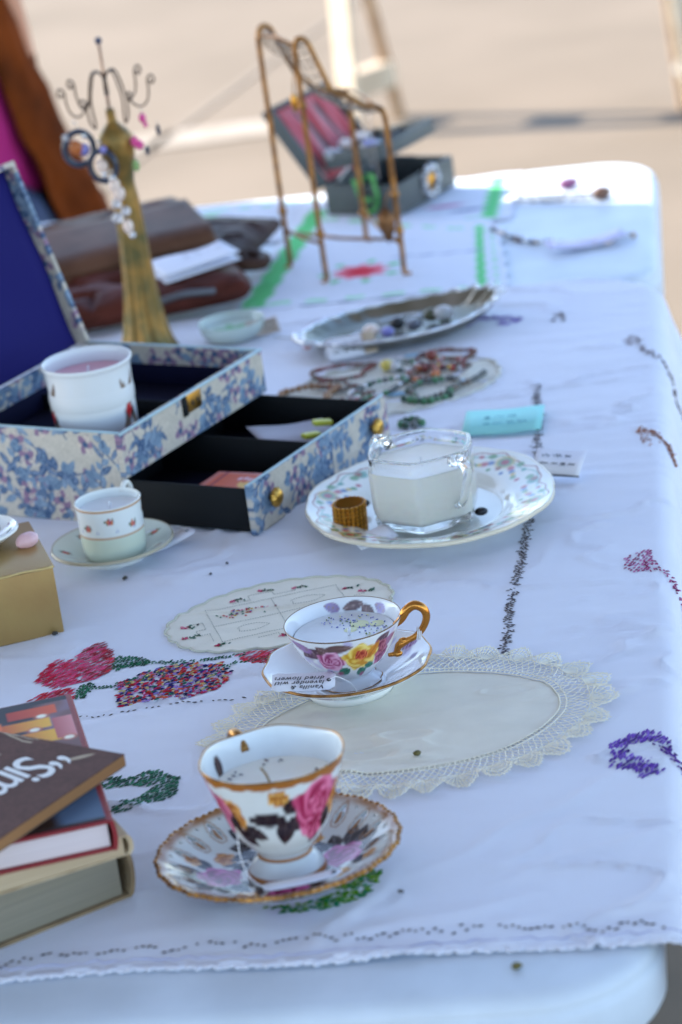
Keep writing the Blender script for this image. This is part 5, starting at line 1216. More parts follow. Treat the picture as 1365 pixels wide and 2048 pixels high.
NVB = mat('navy_enamel', L((34, 44, 66)), .3); LIL = mat('lilac_bead', L((130, 126, 190)), .25); AMB = mat('amber_bead', L((176, 96, 40)), .2); CRY = mat('crystal', (.75, .73, .76), .08, Transmission_Weight=.5, IOR=1.5); PKB = mat('pink_flower_bead', L((214, 70, 140)), .4); SIL = mat('silver', (.62, .62, .64), .25, 1.0); PRL = mat('pearl', L((224, 200, 186)), .25, Coat_Weight=.6)
hoop('navy hoop earring with lilac and amber beads, hung leftmost on the golden stand', (-21.2, 290.6, ZT + 22.9), 1.5, 12, NVB, .32, extra=[(-1.2, 1.3, .4, CRY), (.5, -.2, .6, LIL), (-.3, .1, .75, AMB), (.7, 1.2, .35, SIL)])
hoop('navy hoop earring with pearl drop, hung nearest the bust of the golden stand', (-19.0, 289.5, ZT + 21.0), 1.4, -20, NVB, .3, extra=[(-.1, .0, .7, PRL), (.35, 1.7, .4, LIL), (0, -.9, .4, SIL)])
def drop(name, label, loc, beads, cat_='earring'):
    t = thing(name, label, cat_, loc)
    for (x, y, z, r_, c, s_) in beads: v, f = sphere(r_, 10, 7, (x, y, z), (1, 1, s_)); obj('bead', v, f, c, t)
    P = [(b[0], b[1], b[2]) for b in beads]; P = [(P[0][0], P[0][1], P[0][2] + .9)] + P
    v, f = tube(cat_rom(P, 24), .05, 5); obj('wire', v, f, SIL, t); return t
drop('crystal_drop_necklace', 'string of crystal and pearl drops hanging down the left of the golden stand', (-17.9, 288.6, ZT + 16.0), [(-.3, -.6, 4.0, .35, SIL, 1), (-.2, -.6, 3.2, .6, PRL, 1.3), (.1, -.6, 2.3, .65, PRL, 1.2), (-.3, -.6, 1.3, .5, CRY, 1), (.5, -.6, .4, .5, CRY, 1), (-.4, -.6, -.2, .6, CRY, .9), (.5, -.6, -1.2, .55, PRL, 1.4), (.8, -.5, -2.2, .35, SIL, 1)], 'necklace')
drop('pink_flower_earring', 'pink flower earring with grey drop, hung high on the right of the golden stand', (-14.4, 291.0, ZT + 25.0), [(0, 0, 0, .38, PKB, 1.4), (.2, 0, -.7, .25, PKB, 1.3)])
drop('pink_flower_earring', 'pink flower earring with grey drop, hung beside the bust of the golden stand', (-15.2, 290.2, ZT + 22.9), [(-.3, 0, 0, .42, PKB, 1.3), (.1, 0, -.4, .5, PKB, 1), (.8, 0, -1.1, .25, NVB, 2.2)])
drop('grey_drop_earring', 'small grey drop earring hanging at the far right of the golden stand', (-13.0, 291.0, ZT + 23.6), [(0, 0, 0, .24, NVB, 2.4)])
drop('green_bead_earring', 'small green bead earring against the bust of the golden stand', (-15.7, 289.4, ZT + 20.6), [(0, 0, 0, .4, mat('green_bead', L((130, 160, 96)), .3), 1.6)])

# ------------------------------------------------------------------ leather purses
def purse(name, label, loc, rot, w, d, h, m_, flap=None, round_=1.6, seed=0, extra=None):
    t = thing(name, label, 'purse', loc, rot)
    n = 40; u = np.linspace(-1, 1, n); U, V2 = np.meshgrid(u, u); 
    e = np.clip(1 - np.maximum(np.abs(U), np.abs(V2)) ** 6, 0, 1) ** .5 * (1 - .25 * (U ** 2 + V2 ** 2) / 2)
    X = U * w / 2 * (1 - .04 * V2 ** 4); Y = V2 * d / 2 * (1 - .04 * U ** 4); nz = .34 * h * (fbm(U * 3 + 4, V2 * 3, seed, 4) - .5) - .25 * h * np.exp(-(np.abs(fbm(U * 1.6, V2 * 1.6, seed + 40, 2) - .5) / .02) ** 2)
    top = np.stack([X.ravel(), Y.ravel(), (h * (.5 + .5 * e) + nz * e).ravel()], -1); bot = np.stack([X.ravel(), Y.ravel(), (h * .5 - h * .5 * e).ravel()], -1)
    N_ = n * n; F = gridfaces(n, n) + [tuple(i + N_ for i in reversed(q)) for q in gridfaces(n, n)]
    b = obj('body', np.vstack([top, bot]), F, m_, t)
    a = [(x, y) for x, y in zip(np.r_[u, np.ones(n), u[::-1], -np.ones(n)], np.r_[-np.ones(n), u, np.ones(n), u[::-1]])][::2]
    P = np.array([(x * w / 2 * .985 * (1 - .04 * y ** 4), y * d / 2 * .985 * (1 - .04 * x ** 4), h * .5) for x, y in a]); v, f = tube(P, .28, 7, True); obj('piping', v, f, m_, t)
    if flap:
        k = np.linspace(-1, 1, 30); Q = []
        for q in k:
            for s_ in np.linspace(0, 1, 12): Q.append((q * w / 2 * .93, -d / 2 * .98 + s_ * d * flap, h * 1.02 + .35 - .9 * h * max(0, .12 - s_) / .12 * .6 + .12 * math.sin(q * 4 + s_ * 3) * .5))
        o = obj('flap', Q, gridfaces(12, 30), m_, t); sm = o.modifiers.new('t', 'SOLIDIFY'); sm.thickness = .003
        v, f = tube(np.array([(q * w / 2 * .92, -d / 2 * .98 + d * flap, h * 1.02 + .38) for q in k]), .16, 6); obj('flap_seam', v, f, m_, t)
    if extra: extra(t)
    return t
leather = lambda n, c, c2: mat(n, L(c), .5, Specular_IOR_Level=.1, bump=('noise', 260, .5), color2=L(c2), vscale=18)
purse('leather_purse', 'reddish brown leather purse lying flat at the bottom of the purse pile', (-19.5, 309.5, ZT + .2), (0, 0, 10), 25, 17, 4.0, leather('red_brown_leather', (98, 50, 40), (70, 34, 26)), None, seed=1,
      extra=lambda t: [obj('zip_pull', *tube(cat_rom([(2, -8.6, 2.6), (4.5, -8.9, 3.0), (8, -8.4, 2.6)], 14), .4, 6), mat('grey_zip', L((96, 96, 100)), .4, .6), t)])
purse('leather_purse', 'taupe leather clutch with front flap lying on the reddish brown purse', (-22.8, 322.0, ZT + 3.4), (3, -2, 14), 24, 21, 2.8, leather('taupe_leather', (104, 72, 56), (80, 54, 40)), .62, seed=5)
purse('leather_purse', 'dark brown leather purse sticking out behind the taupe clutch', (-11.5, 323.5, ZT + 1.6), (0, 3, -18), 15, 16, 3.0, leather('dark_brown_leather', (80, 56, 46), (54, 36, 28)), None, seed=8,
      extra=lambda t: [obj('handle', *tube(cat_rom([(5.5, -7.5, 1.4), (7.6, -9.6, 1.6), (9.6, -8.6, 1.4), (9.2, -6.0, 1.3), (7.0, -5.0, 1.4)], 24), .75, 8), leather('dark_brown_leather', (80, 56, 46), (54, 36, 28)), t)])
def folded_paper():
    t = thing('folded_paper', 'folded white paper stuck between the leather purses', 'paper', (-12.2, 308.4, ZT + 4.4), (4, -4, 24))
    M = mat('white_paper', (.74, .75, .84), .8)
    for k, (z, tilt) in enumerate(((0, 0), (.75, 5))):
        V = np.array([(-4.6 + x * 9.2, -2.6 + y * 5.2, z + .25 * math.sin(x * 5 + k) * y + tilt * .02 * x) for x in np.linspace(0, 1, 12) for y in np.linspace(0, 1, 6)]); o = obj('sheet', V, gridfaces(6, 12), M, t); o.modifiers.new('t', 'SOLIDIFY').thickness = .0006
    scribble(t, 2, -1.0, .8, 4.5, 1.0, .18, 1.25, seed=3)
folded_paper()

# ------------------------------------------------------------------ far things on the front table
def glass_dish():
    t = thing('glass_dish', 'small round glass dish with green design beside the silver tray', 'dish', (-8.6, 292.4, ZT + .2))
    prof = cat_rom([(.01, .2), (2.4, .2), (3.2, .9), (3.5, 1.9), (3.4, 1.95), (3.0, 1.0), (2.2, .45), (.01, .4)], 40); V, F, _, _ = lathe(prof, 64); fixn(obj('bowl', V, F, mat('milky_glass', (.62, .70, .66), .15, Transmission_Weight=.35, IOR=1.45), t))
    v, f, th, I = lathe(cat_rom([(2.9, 1.2), (2.0, 1.0), (.01, .95)], 16), 64); C = np.tile(np.array(L((190, 206, 196))), (len(v), 1))
    for k in range(7): C = p_leaf(C, v[:, 0], v[:, 1], 0, 0, 2.2 * math.cos(k * .9), 2.2 * math.sin(k * .9), .5, L((110, 170, 110)))
    obj('green_wax', v, [tuple(reversed(q)) for q in f], mat('printed_wax', attr=True, rough=.4), t, C)
    o = small_note('paper_tag', 'beige card tag leaning on the small glass dish', 'tag', (-5.4, 291.6, ZT + 1.2), (38, 0, 12), 3.4, 2.0, mat('beige_card', L((186, 168, 152)), .8), .1); scribble(o, 2, -1.2, .4, 2.2, .7, .1, .12, seed=2)
    # thin chain between tag and tray
    P = cat_rom([(-4.2, 290.6, ZT + .3), (-2.6, 289.4, ZT + .3), (-1.0, 290.0, ZT + .4), (.8, 289.0, ZT + .6)], 60); v, f = tube(P, .09 + .05 * np.cos(np.arange(60) * 2.1), 6); tag(obj('thin_chain', v, f, SIL), 'thin silver chain between the glass dish and the silver tray', 'chain')
glass_dish()

def silver_tray():
    t = thing('silver_tray', 'oval silver tray with ribbed leaf-shaped end holding small trinkets', 'tray', (8.4, 285.0, ZT + .25), (0, 0, 16))
    n = 240; a = np.linspace(0, 2 * math.pi, n, endpoint=False); prof = [(0.0, .35), (.3, .35), (.6, .38), (.78, .5), (.88, .9), (.96, 1.5), (1.0, 1.75), (1.02, 1.7)]; V = []
    for s_, z in prof:
        tip = np.clip(np.cos(a), 0, 1) ** 3; rx = 9.9 * (1 + .12 * tip); sc = 1 + .035 * np.cos(a * 26) * np.clip((s_ - .6) / .4, 0, 1) * (.35 + tip)
        V.append(np.stack([rx * s_ * np.cos(a) * sc, 6.3 * s_ * np.sin(a) * sc, z + .9 * tip * s_ ** 4 + .14 * np.cos(a * 26) * s_ ** 3 * (.2 + tip)], -1))
    o = obj('dish', np.vstack(V), gridfaces(n, len(prof), True), mat('tarnished_silver', (.34, .33, .29), .22, 1.0, bump=('noise', 180, .3), color2=(.2, .19, .14), vscale=20), t); fixn(o); sm = o.modifiers.new('t', 'SOLIDIFY'); sm.thickness = .0022
    P = np.vstack([V[-1]]); v, f = tube(P, .2, 7, True); obj('rim', v, f, SIL, t)
    for x in (-6, 6):
        v, f = sphere(.5, 8, 6, (x, 0, -.05), (1, 1, .6)); obj('foot', v, f, SIL, t)
    for s_ in (-1,):
        H = cat_rom([(-9.4, -2.0, 1.6), (-10.5, -1.4, 1.9), (-10.8, 0, 2.0), (-10.5, 1.4, 1.9), (-9.4, 2.0, 1.6)], 24); v, f = tube(H, .35 + .1 * np.sin(np.arange(24) * 1.6), 8); obj('scroll_handle', v, f, SIL, t)
    rg = np.random.default_rng(12); lbl = ['white', 'black', 'green', 'purple', 'silver', 'grey', 'pink', 'brown']
    items = [('trinket_bead', 'round white pearl bead on the silver tray', PRL, (5.6, 291.5), .8), ('trinket_bead', 'black faceted bead on the silver tray', mat('jet', (.012, .012, .014), .2), (8.4, 293.0), .75), ('trinket_bead', 'lilac glass bead on the silver tray', LIL, (7.2, 290.5), .65), ('trinket_bead', 'bright green bead on the silver tray', mat('lime_bead', L((120, 170, 60)), .3), (13.4, 295.5), .6), ('trinket_bead', 'large clear crystal bead on the silver tray', CRY, (13.2, 293.8), .95), ('trinket_bead', 'dark olive bead on the silver tray', mat('olive_bead', L((70, 70, 46)), .3), (12.0, 294.2), .8), ('trinket_bead', 'small pink bead at the left end of the silver tray', mat('salmon_bead', L((206, 130, 116)), .3), (-1.0, 290.2), .5), ('trinket_bead', 'grey bead in the middle of the silver tray', mat('grey_bead', L((90, 92, 104)), .25), (10.0, 291.6), .7)]
    for nm, lb, m_, (x, y), r_ in items:
        v, f = sphere(r_, 12, 8, (0, 0, 0), (1.1, 1, .85)); tag(obj(nm, v, f, m_, loc=(x, y - 7.8, ZT + 1.0 + r_ * .7)), lb, 'bead')
    P = cat_rom([(3, 291, ZT + 1.1), (4.5, 293, ZT + 1.1), (6.5, 293.4, ZT + 1.1), (9, 294.6, ZT + 1.1), (11, 296, ZT + 1.1), (9.4, 297, ZT + 1.1), (6.6, 295.6, ZT + 1.1)], 120); v, f = tube(P, .16 + .08 * np.cos(np.arange(120) * 1.9), 6); v[:, 1] -= 7.8; tag(obj('silver_necklace', v, f, SIL), 'tangled silver necklace lying in the silver tray', 'necklace')
    tg = price_tag('paper_tag', 'white and tan paper tag leaning on the front of the silver tray', (3.2, 279.4, ZT + 1.5), (52, 0, 8), 5.0, 2.4, curl=.08); scribble(tg, 2, -1.8, .4, 3.0, .8, .12, .1, seed=5)
    v, f = rbox(1.3, 2.3, .1, .03, 1, (1.35, -1.15, .1)); obj('tan_end', v, f, mat('tan_card', L((186, 164, 140)), .8), tg)
silver_tray()

def bead_object(t, pts, r, mats, seed=0, closed=True):
    """beads strung along a path: each bead is a part, mesh data shared per colour"""
    P, a = along(pts, r * 1.9); rg = np.random.default_rng(seed); meshes = {}
    for k, p in enumerate(P):
        m_ = mats[rg.integers(len(mats))]
        if m_.name not in meshes:
            v, f = sphere(r, 8, 6); o = obj('bead', v, f, m_, t); meshes[m_.name] = o.data
        else:
            o = bpy.data.objects.new('bead', meshes[m_.name]); COL.objects.link(o); o.parent = t
        s_ = rg.uniform(.8, 1.15); o.scale = (s_, s_, s_); place(o, p)
    v, f = tube(P, r * .25, 5); obj('cord', v, f, mat('cord', (.12, .1, .09), .8), t)

def bead_mat():
    root = thing('oval_placemat', 'oval cream fabric mat under the bead bracelets', 'placemat', (0, 0, 0)); fm = oval_map(6.3, 270.0, 11.0, 8.2, 12)
    edge = lambda t: .15 * np.sin(t * 30)
    V, F = oval_disc(fm, edge, 200, 24, .12); o = obj('fabric', V, F, mat('mat_fabric', L((222, 220, 208)), .9, bump=('weave', 300, .4)), root); sm = o.modifiers.new('t', 'SOLIDIFY'); sm.thickness = .0015; sm.offset = 1
    t = np.linspace(0, 2 * math.pi, 200, endpoint=False); x, y = fm(t, edge(t)); v, f = tube(np.stack([x, y, zc(x, y, .2)], -1), .14, 6, True); obj('bound_edge', v, f, mat('mat_edge', L((200, 198, 190)), .9), root)
    for k, (px, py) in enumerate(((9.3, 279.0), (6.8, 267.3), (13.0, 268.5))):
        v, f, _, _ = lathe([(1.0, 0), (.5, .04), (.01, .05)], 12); v[:, 1] *= .6; obj('blue_motif', v, [tuple(reversed(q)) for q in f], mat('blue_stitch', L((150, 190, 214)), .8), root, loc=(px, py, ZT + .42))
    BRN = [mat('brown_bead', L((112, 78, 60)), .35), mat('red_brown_bead', L((120, 52, 44)), .3), mat('grey_brown_bead', L((110, 98, 90)), .3)]
    GRN_ = [mat('dark_green_bead', L((44, 74, 58)), .3), mat('grey_bead2', L((96, 100, 100)), .25), mat('green_bead2', L((70, 120, 84)), .3), SIL]
    MIX = BRN + [mat('red_bead', L((170, 40, 36)), .3), mat('yellow_bead', L((206, 184, 90)), .3), CRY]
    def ring(cx, cy, rx, ry, rot, n=40, wob=.16, seed=0):
        rg = np.random.default_rng(seed); a = np.linspace(0, 2 * math.pi, n); k = 1 + wob * np.sin(3 * a + seed) ; c, s_ = math.cos(R(rot)), math.sin(R(rot)); X, Y = rx * k * np.cos(a) + .25 * np.sin(5 * a + seed * 2), ry * k * np.sin(a) + .3 * np.cos(4 * a + seed); return np.stack([cx + X * c - Y * s_, cy + X * s_ + Y * c, np.full(n, ZT + .75)], -1)
    L0 = np.array([0, 0, 0.0])
    t1 = thing('bead_bracelet', 'plain tan wooden bead bracelet at the left of the oval mat', 'bracelet', (-1.6, 270.0, ZT + .75), (0, 0, 0), 'bead jewellery on the oval mat'); bead_object(t1, ring(0, 0, 2.7, 2.5, 0) - [0, 0, ZT + .75], .34, [mat('tan_wood', L((150, 112, 80)), .5)], 1)
    specs = [('brown and grey bead bracelet at the back of the oval mat', (2.0, 275.8), (3.0, 2.3), .25, BRN), ('double dark red bead bracelet at the far right of the oval mat', (12.2, 275.6), (2.7, 2.8), .28, [BRN[1], BRN[0], mat('maroon_bead', L((84, 32, 30)), .3)]), ('mixed red and yellow bead bracelet at the near left of the oval mat', (.6, 264.9), (2.9, 1.3), .32, MIX), ('dark green and grey bead bracelet in the middle of the oval mat', (5.2, 268.8), (3.4, 1.7), .32, GRN_), ('grey green bead bracelet at the near right of the oval mat', (10.4, 266.6), (3.0, 2.2), .32, GRN_[:3] + [MIX[2]]), ('bracelet of large brown and amber beads right of centre on the oval mat', (9.8, 271.6), (1.9, 1.3), .4, [BRN[0], AMB, BRN[1]])]
    specs += [('small dark brown bead bracelet at the front of the oval mat', (3.6, 266.6), (1.7, 1.2), .26, BRN), ('tiny grey bead bracelet behind the amber beads on the oval mat', (8.2, 275.0), (1.6, 1.2), .22, GRN_), ('small mixed bead bracelet inside the far right bracelet on the oval mat', (12.8, 273.6), (2.2, 1.1), .26, MIX), ('thin brown bead bracelet left of centre on the oval mat', (1.2, 271.8), (2.4, 1.0), .22, BRN)]
    for k, (lb, c, rr, r_, ms) in enumerate(specs):
        tt = thing('bead_bracelet', lb, 'bracelet', (c[0], c[1], ZT + .72), (0, 0, 15 * k), 'bead jewellery on the oval mat'); bead_object(tt, ring(0, 0, *rr, 0, seed=k) - [0, 0, ZT + .75], r_, ms, k + 2)
    tt = thing('bead_necklace', 'green bead strand hanging over the near right edge of the oval mat', 'necklace', (0, 0, 0)); bead_object(tt, cat_rom([(7.4, 264.6, ZT + .7), (8.8, 263.6, ZT + .6), (10.6, 263.4, ZT + .5), (12.2, 264.4, ZT + .6)], 30), .38, [GRN_[0], GRN_[2]], 9)
    tt = thing('bead_necklace', 'dark bead strand along the right edge of the oval mat', 'necklace', (0, 0, 0)); bead_object(tt, cat_rom([(11.8, 266.0, ZT + .7), (14.2, 267.4, ZT + .7), (15.8, 269.6, ZT + .7)], 30), .3, [BRN[2], GRN_[1]], 10)
    for k, (x, y, m_, r_, lb) in enumerate(((6.4, 275.0, MIX[4], .6, 'yellow bead in the middle of the oval mat'), (7.3, 274.2, CRY, .55, 'clear bead beside the yellow bead on the oval mat'), (11.0, 276.2, BRN[1], .6, 'single dark red bead inside the far right bracelet'))):
        v, f = sphere(r_, 10, 7); tag(obj('loose_bead', v, f, m_, loc=(x, y, ZT + .4 + r_)), lb, 'bead')
    gb = thing('green_bead_earring', 'green bead cluster lying right of the pulled-out drawer', 'earring', (7.6, 257.6, ZT + .4))
    for k in range(9): v, f = sphere(.38, 8, 6, (1.3 * math.cos(k * .7) * (.5 + .06 * k), .8 * math.sin(k * .7), .2)); obj('bead', v, f, GRN_[k % 3], gb)
_before = set(bpy.data.objects)
bead_mat()
for o in set(bpy.data.objects) - _before:
    if o.parent is None: o.location.y -= .02

# ------------------------------------------------------------------ runners and display on the far table
def napkin(name, label, corners, lift, bands, seed, nu=90, scal=.35):
    c = np.array(corners, float); u = np.linspace(0, 1, nu); U, V2 = np.meshgrid(u, u)
    k = 1 + 0 * U
    P = (c[0][None, None] * ((1 - U) * (1 - V2))[..., None] + c[1] * (U * (1 - V2))[..., None] + c[2] * (U * V2)[..., None] + c[3] * ((1 - U) * V2)[..., None])
    d = np.minimum(np.minimum(U, 1 - U), np.minimum(V2, 1 - V2)); P = P + scal * np.sin(40 * (U + V2))[..., None] * np.exp(-d / .01)[..., None] * np.array([.7, .7])
    x, y = P[..., 0].ravel(), P[..., 1].ravel(); b = x * BX[0] + y * BX[1]
    z = np.where(b < 297.6, ZT + .25, ZT2 + .2 + 1.0 * np.exp(-np.clip(b - 297.6, 0, 50) / 1.6)) + lift + .22 * (fbm(x / 5, y / 3, seed, 3) - .4) + (-.0 * b)
    uu, vv = U.ravel(), V2.ravel(); C = np.tile(np.array((.72, .76, .86)), (len(x), 1)); G1, G2 = L((104, 206, 132)), L((150, 222, 170))
    for (axis, pos, wd, dash) in bands:
        q = (uu if axis == 'u' else vv); o_ = (vv if axis == 'u' else uu); m_ = sstep(wd, wd * .6, np.abs(q - pos + .006 * np.sin(o_ * 60)))
        if dash: m_ = m_ * (np.sin(o_ * dash) > -.2) * .85
        m_ = m_ * (o_ > .06) * (o_ < .94); C = blend(C, G1 if not dash else G2, m_)
    return P, (x, y, z, uu, vv, C)
def runner():
    CM_ = mat('printed_cotton', attr=True, rough=.9, bump=('weave', 420, .3), Specular_IOR_Level=.15)
    P, (x, y, z, uu, vv, C) = napkin('a', '', [(-14.8, 336), (24.5, 329), (28.2, 351.2), (-12.8, 355)], .0, [('v', .90, .03, 90), ('u', .93, .028, 0), ('u', .06, .03, 60), ('v', .10, .02, 80)], 3)
    for k, (px, py) in enumerate(((17.5, 339), (20, 336))): C = p_spot(C, x, y, px, py, 2.2, .6, L((190, 90, 150)) if k == 0 else L((120, 130, 170)), 0, .5)
    o = obj('far_table_runner', np.stack([x, y, z], -1), gridfaces(90, 90), CM_, None, C); tag(o, 'white cotton cloth with green border under the grey jewellery case', 'cloth')
    P, (x, y, z, uu, vv, C) = napkin('b', '', [(-9.5, 302.5), (21.2, 297.8), (22.8, 327.0), (1.6, 349)], .28, [('u', .07, .055, 0), ('u', .9, .022, 0), ('v', .86, .016, 50), ('v', .09, .02, 46), ('u', .96, .012, 60)], 6)
    red = [L((214, 40, 60)), L((232, 120, 140))]
    for a in np.linspace(0, 6.28, 10)[:-1]: C = p_leaf(C, x, y, 5.9, 314.2, 5.9 + 3.4 * math.cos(a), 314.2 + 3.0 * math.sin(a), .9, red[1])
    C = p_spot(C, x, y, 5.9, 314.2, 1.7, 1.5, red[0], 0, .5)
    for a in np.linspace(0.3, 6.6, 8)[:-1]: C = p_leaf(C, x, y, 5.9 + 3.3 * math.cos(a), 314.2 + 3.3 * math.sin(a), 5.9 + 5.0 * math.cos(a), 314.2 + 4.6 * math.sin(a), .55, L((104, 200, 140)))
    for k in range(4): C = p_spot(C, x, y, 11 + 2.6 * k, 318 - .6 * k, 1.2, .35, L((150, 160, 190)), 0, .5)
    o = obj('near_table_runner', np.stack([x, y, z], -1), gridfaces(90, 90), CM_, None, C); tag(o, 'white cotton cloth with green border and red flower under the wire stand', 'cloth')
    sm = o.modifiers.new('t', 'SOLIDIFY'); sm.thickness = .0006
runner()

def wire_stand():
    t = thing('wire_jewellery_stand', 'gilt wire display stand with high arched end and sagging chain mesh', 'stand', (0, 0, 0))
    G = mat('aged_gilt_wire', L((176, 122, 62)), .38, .8, bump=('noise', 300, .4), color2=L((120, 82, 46)), vscale=60)
    z0 = ZT2 + .5
    A, B, C_, D = (-1.8, 320.6), (2.0, 312.0), (7.4, 327.4), (10.7, 310.6)
    up_ = lambda p, z, dx=0, dy=0: (p[0] + dx, p[1] + dy, z0 + z)
    mix = lambda p, q, k: (p[0] + (q[0] - p[0]) * k, p[1] + (q[1] - p[1]) * k)
    def frame(L_, R_, hl, hr):
        m1, m2, m3 = mix(L_, R_, .16), mix(L_, R_, .4), mix(L_, R_, .75)
        return cat_rom([up_(L_, .0, -.5, -.4), up_(L_, .25), up_(L_, 4), up_(L_, hl * .6), up_(L_, hl - 2.0), up_(L_, hl - .5, .1), up_(mix(L_, R_, .06), hl + .35), up_(m1, hl - .1), up_(mix(L_, R_, .26), hl - 2.6), up_(m2, hl - 5.8), up_(mix(L_, R_, .58), hr + 1.9), up_(m3, hr + .75), up_(mix(L_, R_, .92), hr + .35), up_(R_, hr - .9), up_(R_, hr * .6), up_(R_, 3), up_(R_, .25), up_(R_, 0, .6, -.4)], 150)
    f1, f2 = frame(B, D, 27.0, 18.6), frame(A, C_, 27.2, 17.6)
    for P in (f1, f2): v, f = tube(P, .3, 8); obj('wire_frame', v, f, G, t)
    # cross wires and sagging mesh between the two top rails
    i0, i1 = 40, 110; n = 26; parts = []
    for k, i in enumerate(np.linspace(i0, i1, n).astype(int)):
        a, b = f1[i], f2[i]; q = np.linspace(0, 1, 9)[:, None]; P = a * (1 - q) + b * q; P[:, 2] -= 1.3 * np.sin(q[:, 0] * math.pi); v, f = tube(P, .07, 5); obj('mesh_wire', v, f, mat('dark_mesh_wire', L((110, 92, 74)), .4, .8), t)
    for q in (.2, .4, .6, .8):
        P = np.array([f1[i] * (1 - q) + f2[i] * q - np.array([0, 0, 1.3 * math.sin(q * math.pi)]) for i in range(i0, i1, 3)]); v, f = tube(P, .07, 5); obj('mesh_wire', v, f, MATS['dark_mesh_wire'], t)
    for p, q, h in ((A, B, 26.6), (C_, D, 18.0), (A, B, 4.4), (C_, D, 3.4), (A, D, 4.0)):
        v, f = tube(np.array([up_(p, h), up_(mix(p, q, .5), h - .3 + .8 * (h > 10)), up_(q, h)]), .2, 7); obj('cross_bar', v, f, G, t)
    for p, h in ((A, 6.5), (B, 5.5), (B, 20), (C_, 3.2), (D, 5), (D, 9)):
        v, f = sphere(.5, 10, 7, up_(p, h), (1, 1, 1.3)); obj('wire_knot', v, f, G, t)
    d1 = thing('leaf_pendant', 'brown leaf pendant hanging on the right leg of the wire stand', 'pendant', (9.4, 310.0, ZT2 + 4.5)); 
    V = np.array([(0, 0, 4.2), (-1.0, .1, 2.9), (-.8, .1, 1.3), (0, 0, -.2), (.8, .1, 1.2), (1.0, .1, 2.8), (0, -.35, 2.2)]); obj('leaf', V, [(0, 1, 6), (1, 2, 6), (2, 3, 6), (3, 4, 6), (4, 5, 6), (5, 0, 6)], mat('bronze_leaf', L((126, 84, 48)), .4, .6), d1).modifiers.new('t', 'SOLIDIFY').thickness = .002
    v, f = tube([(0, 0, 4.1), (.4, 0, 5.2), (.9, .2, 6.0)], .08, 6); obj('link', v, f, G, d1)
    d2 = thing('gold_earring', 'gold drop earring hanging near the high end of the wire stand', 'earring', (1.2, 313.6, ZT2 + 20.6)); v, f = sphere(.5, 10, 7, (0, 0, 0), (.8, .8, 2.2)); obj('drop', v, f, mat('yellow_gold', L((206, 146, 60)), .28, 1.0), d2); v, f = tube([(0, 0, 1), (.2, -.4, 2.4), (.4, -.8, 3.6)], .08, 6); obj('ear_wire', v, f, G, d2)
    for k in range(3):
        P = np.array([(9.2 - k * .55, 312.5 + k * 1.2, ZT2 + 18.4), (9.2 - k * .55, 312.5 + k * 1.2, ZT2 + 15), (9.25 - k * .55, 312.5 + k * 1.2, ZT2 + 11.0 + k)]); v, f = tube(cat_rom(P, 20), .06, 5); tag(obj('hanging_chain', v, f, SIL), 'thin chain hanging at the low end of the wire stand, %s' % ('nearest its right leg', 'middle of three', 'farthest from its right leg')[k], 'chain', 'chains on the wire stand')
wire_stand()

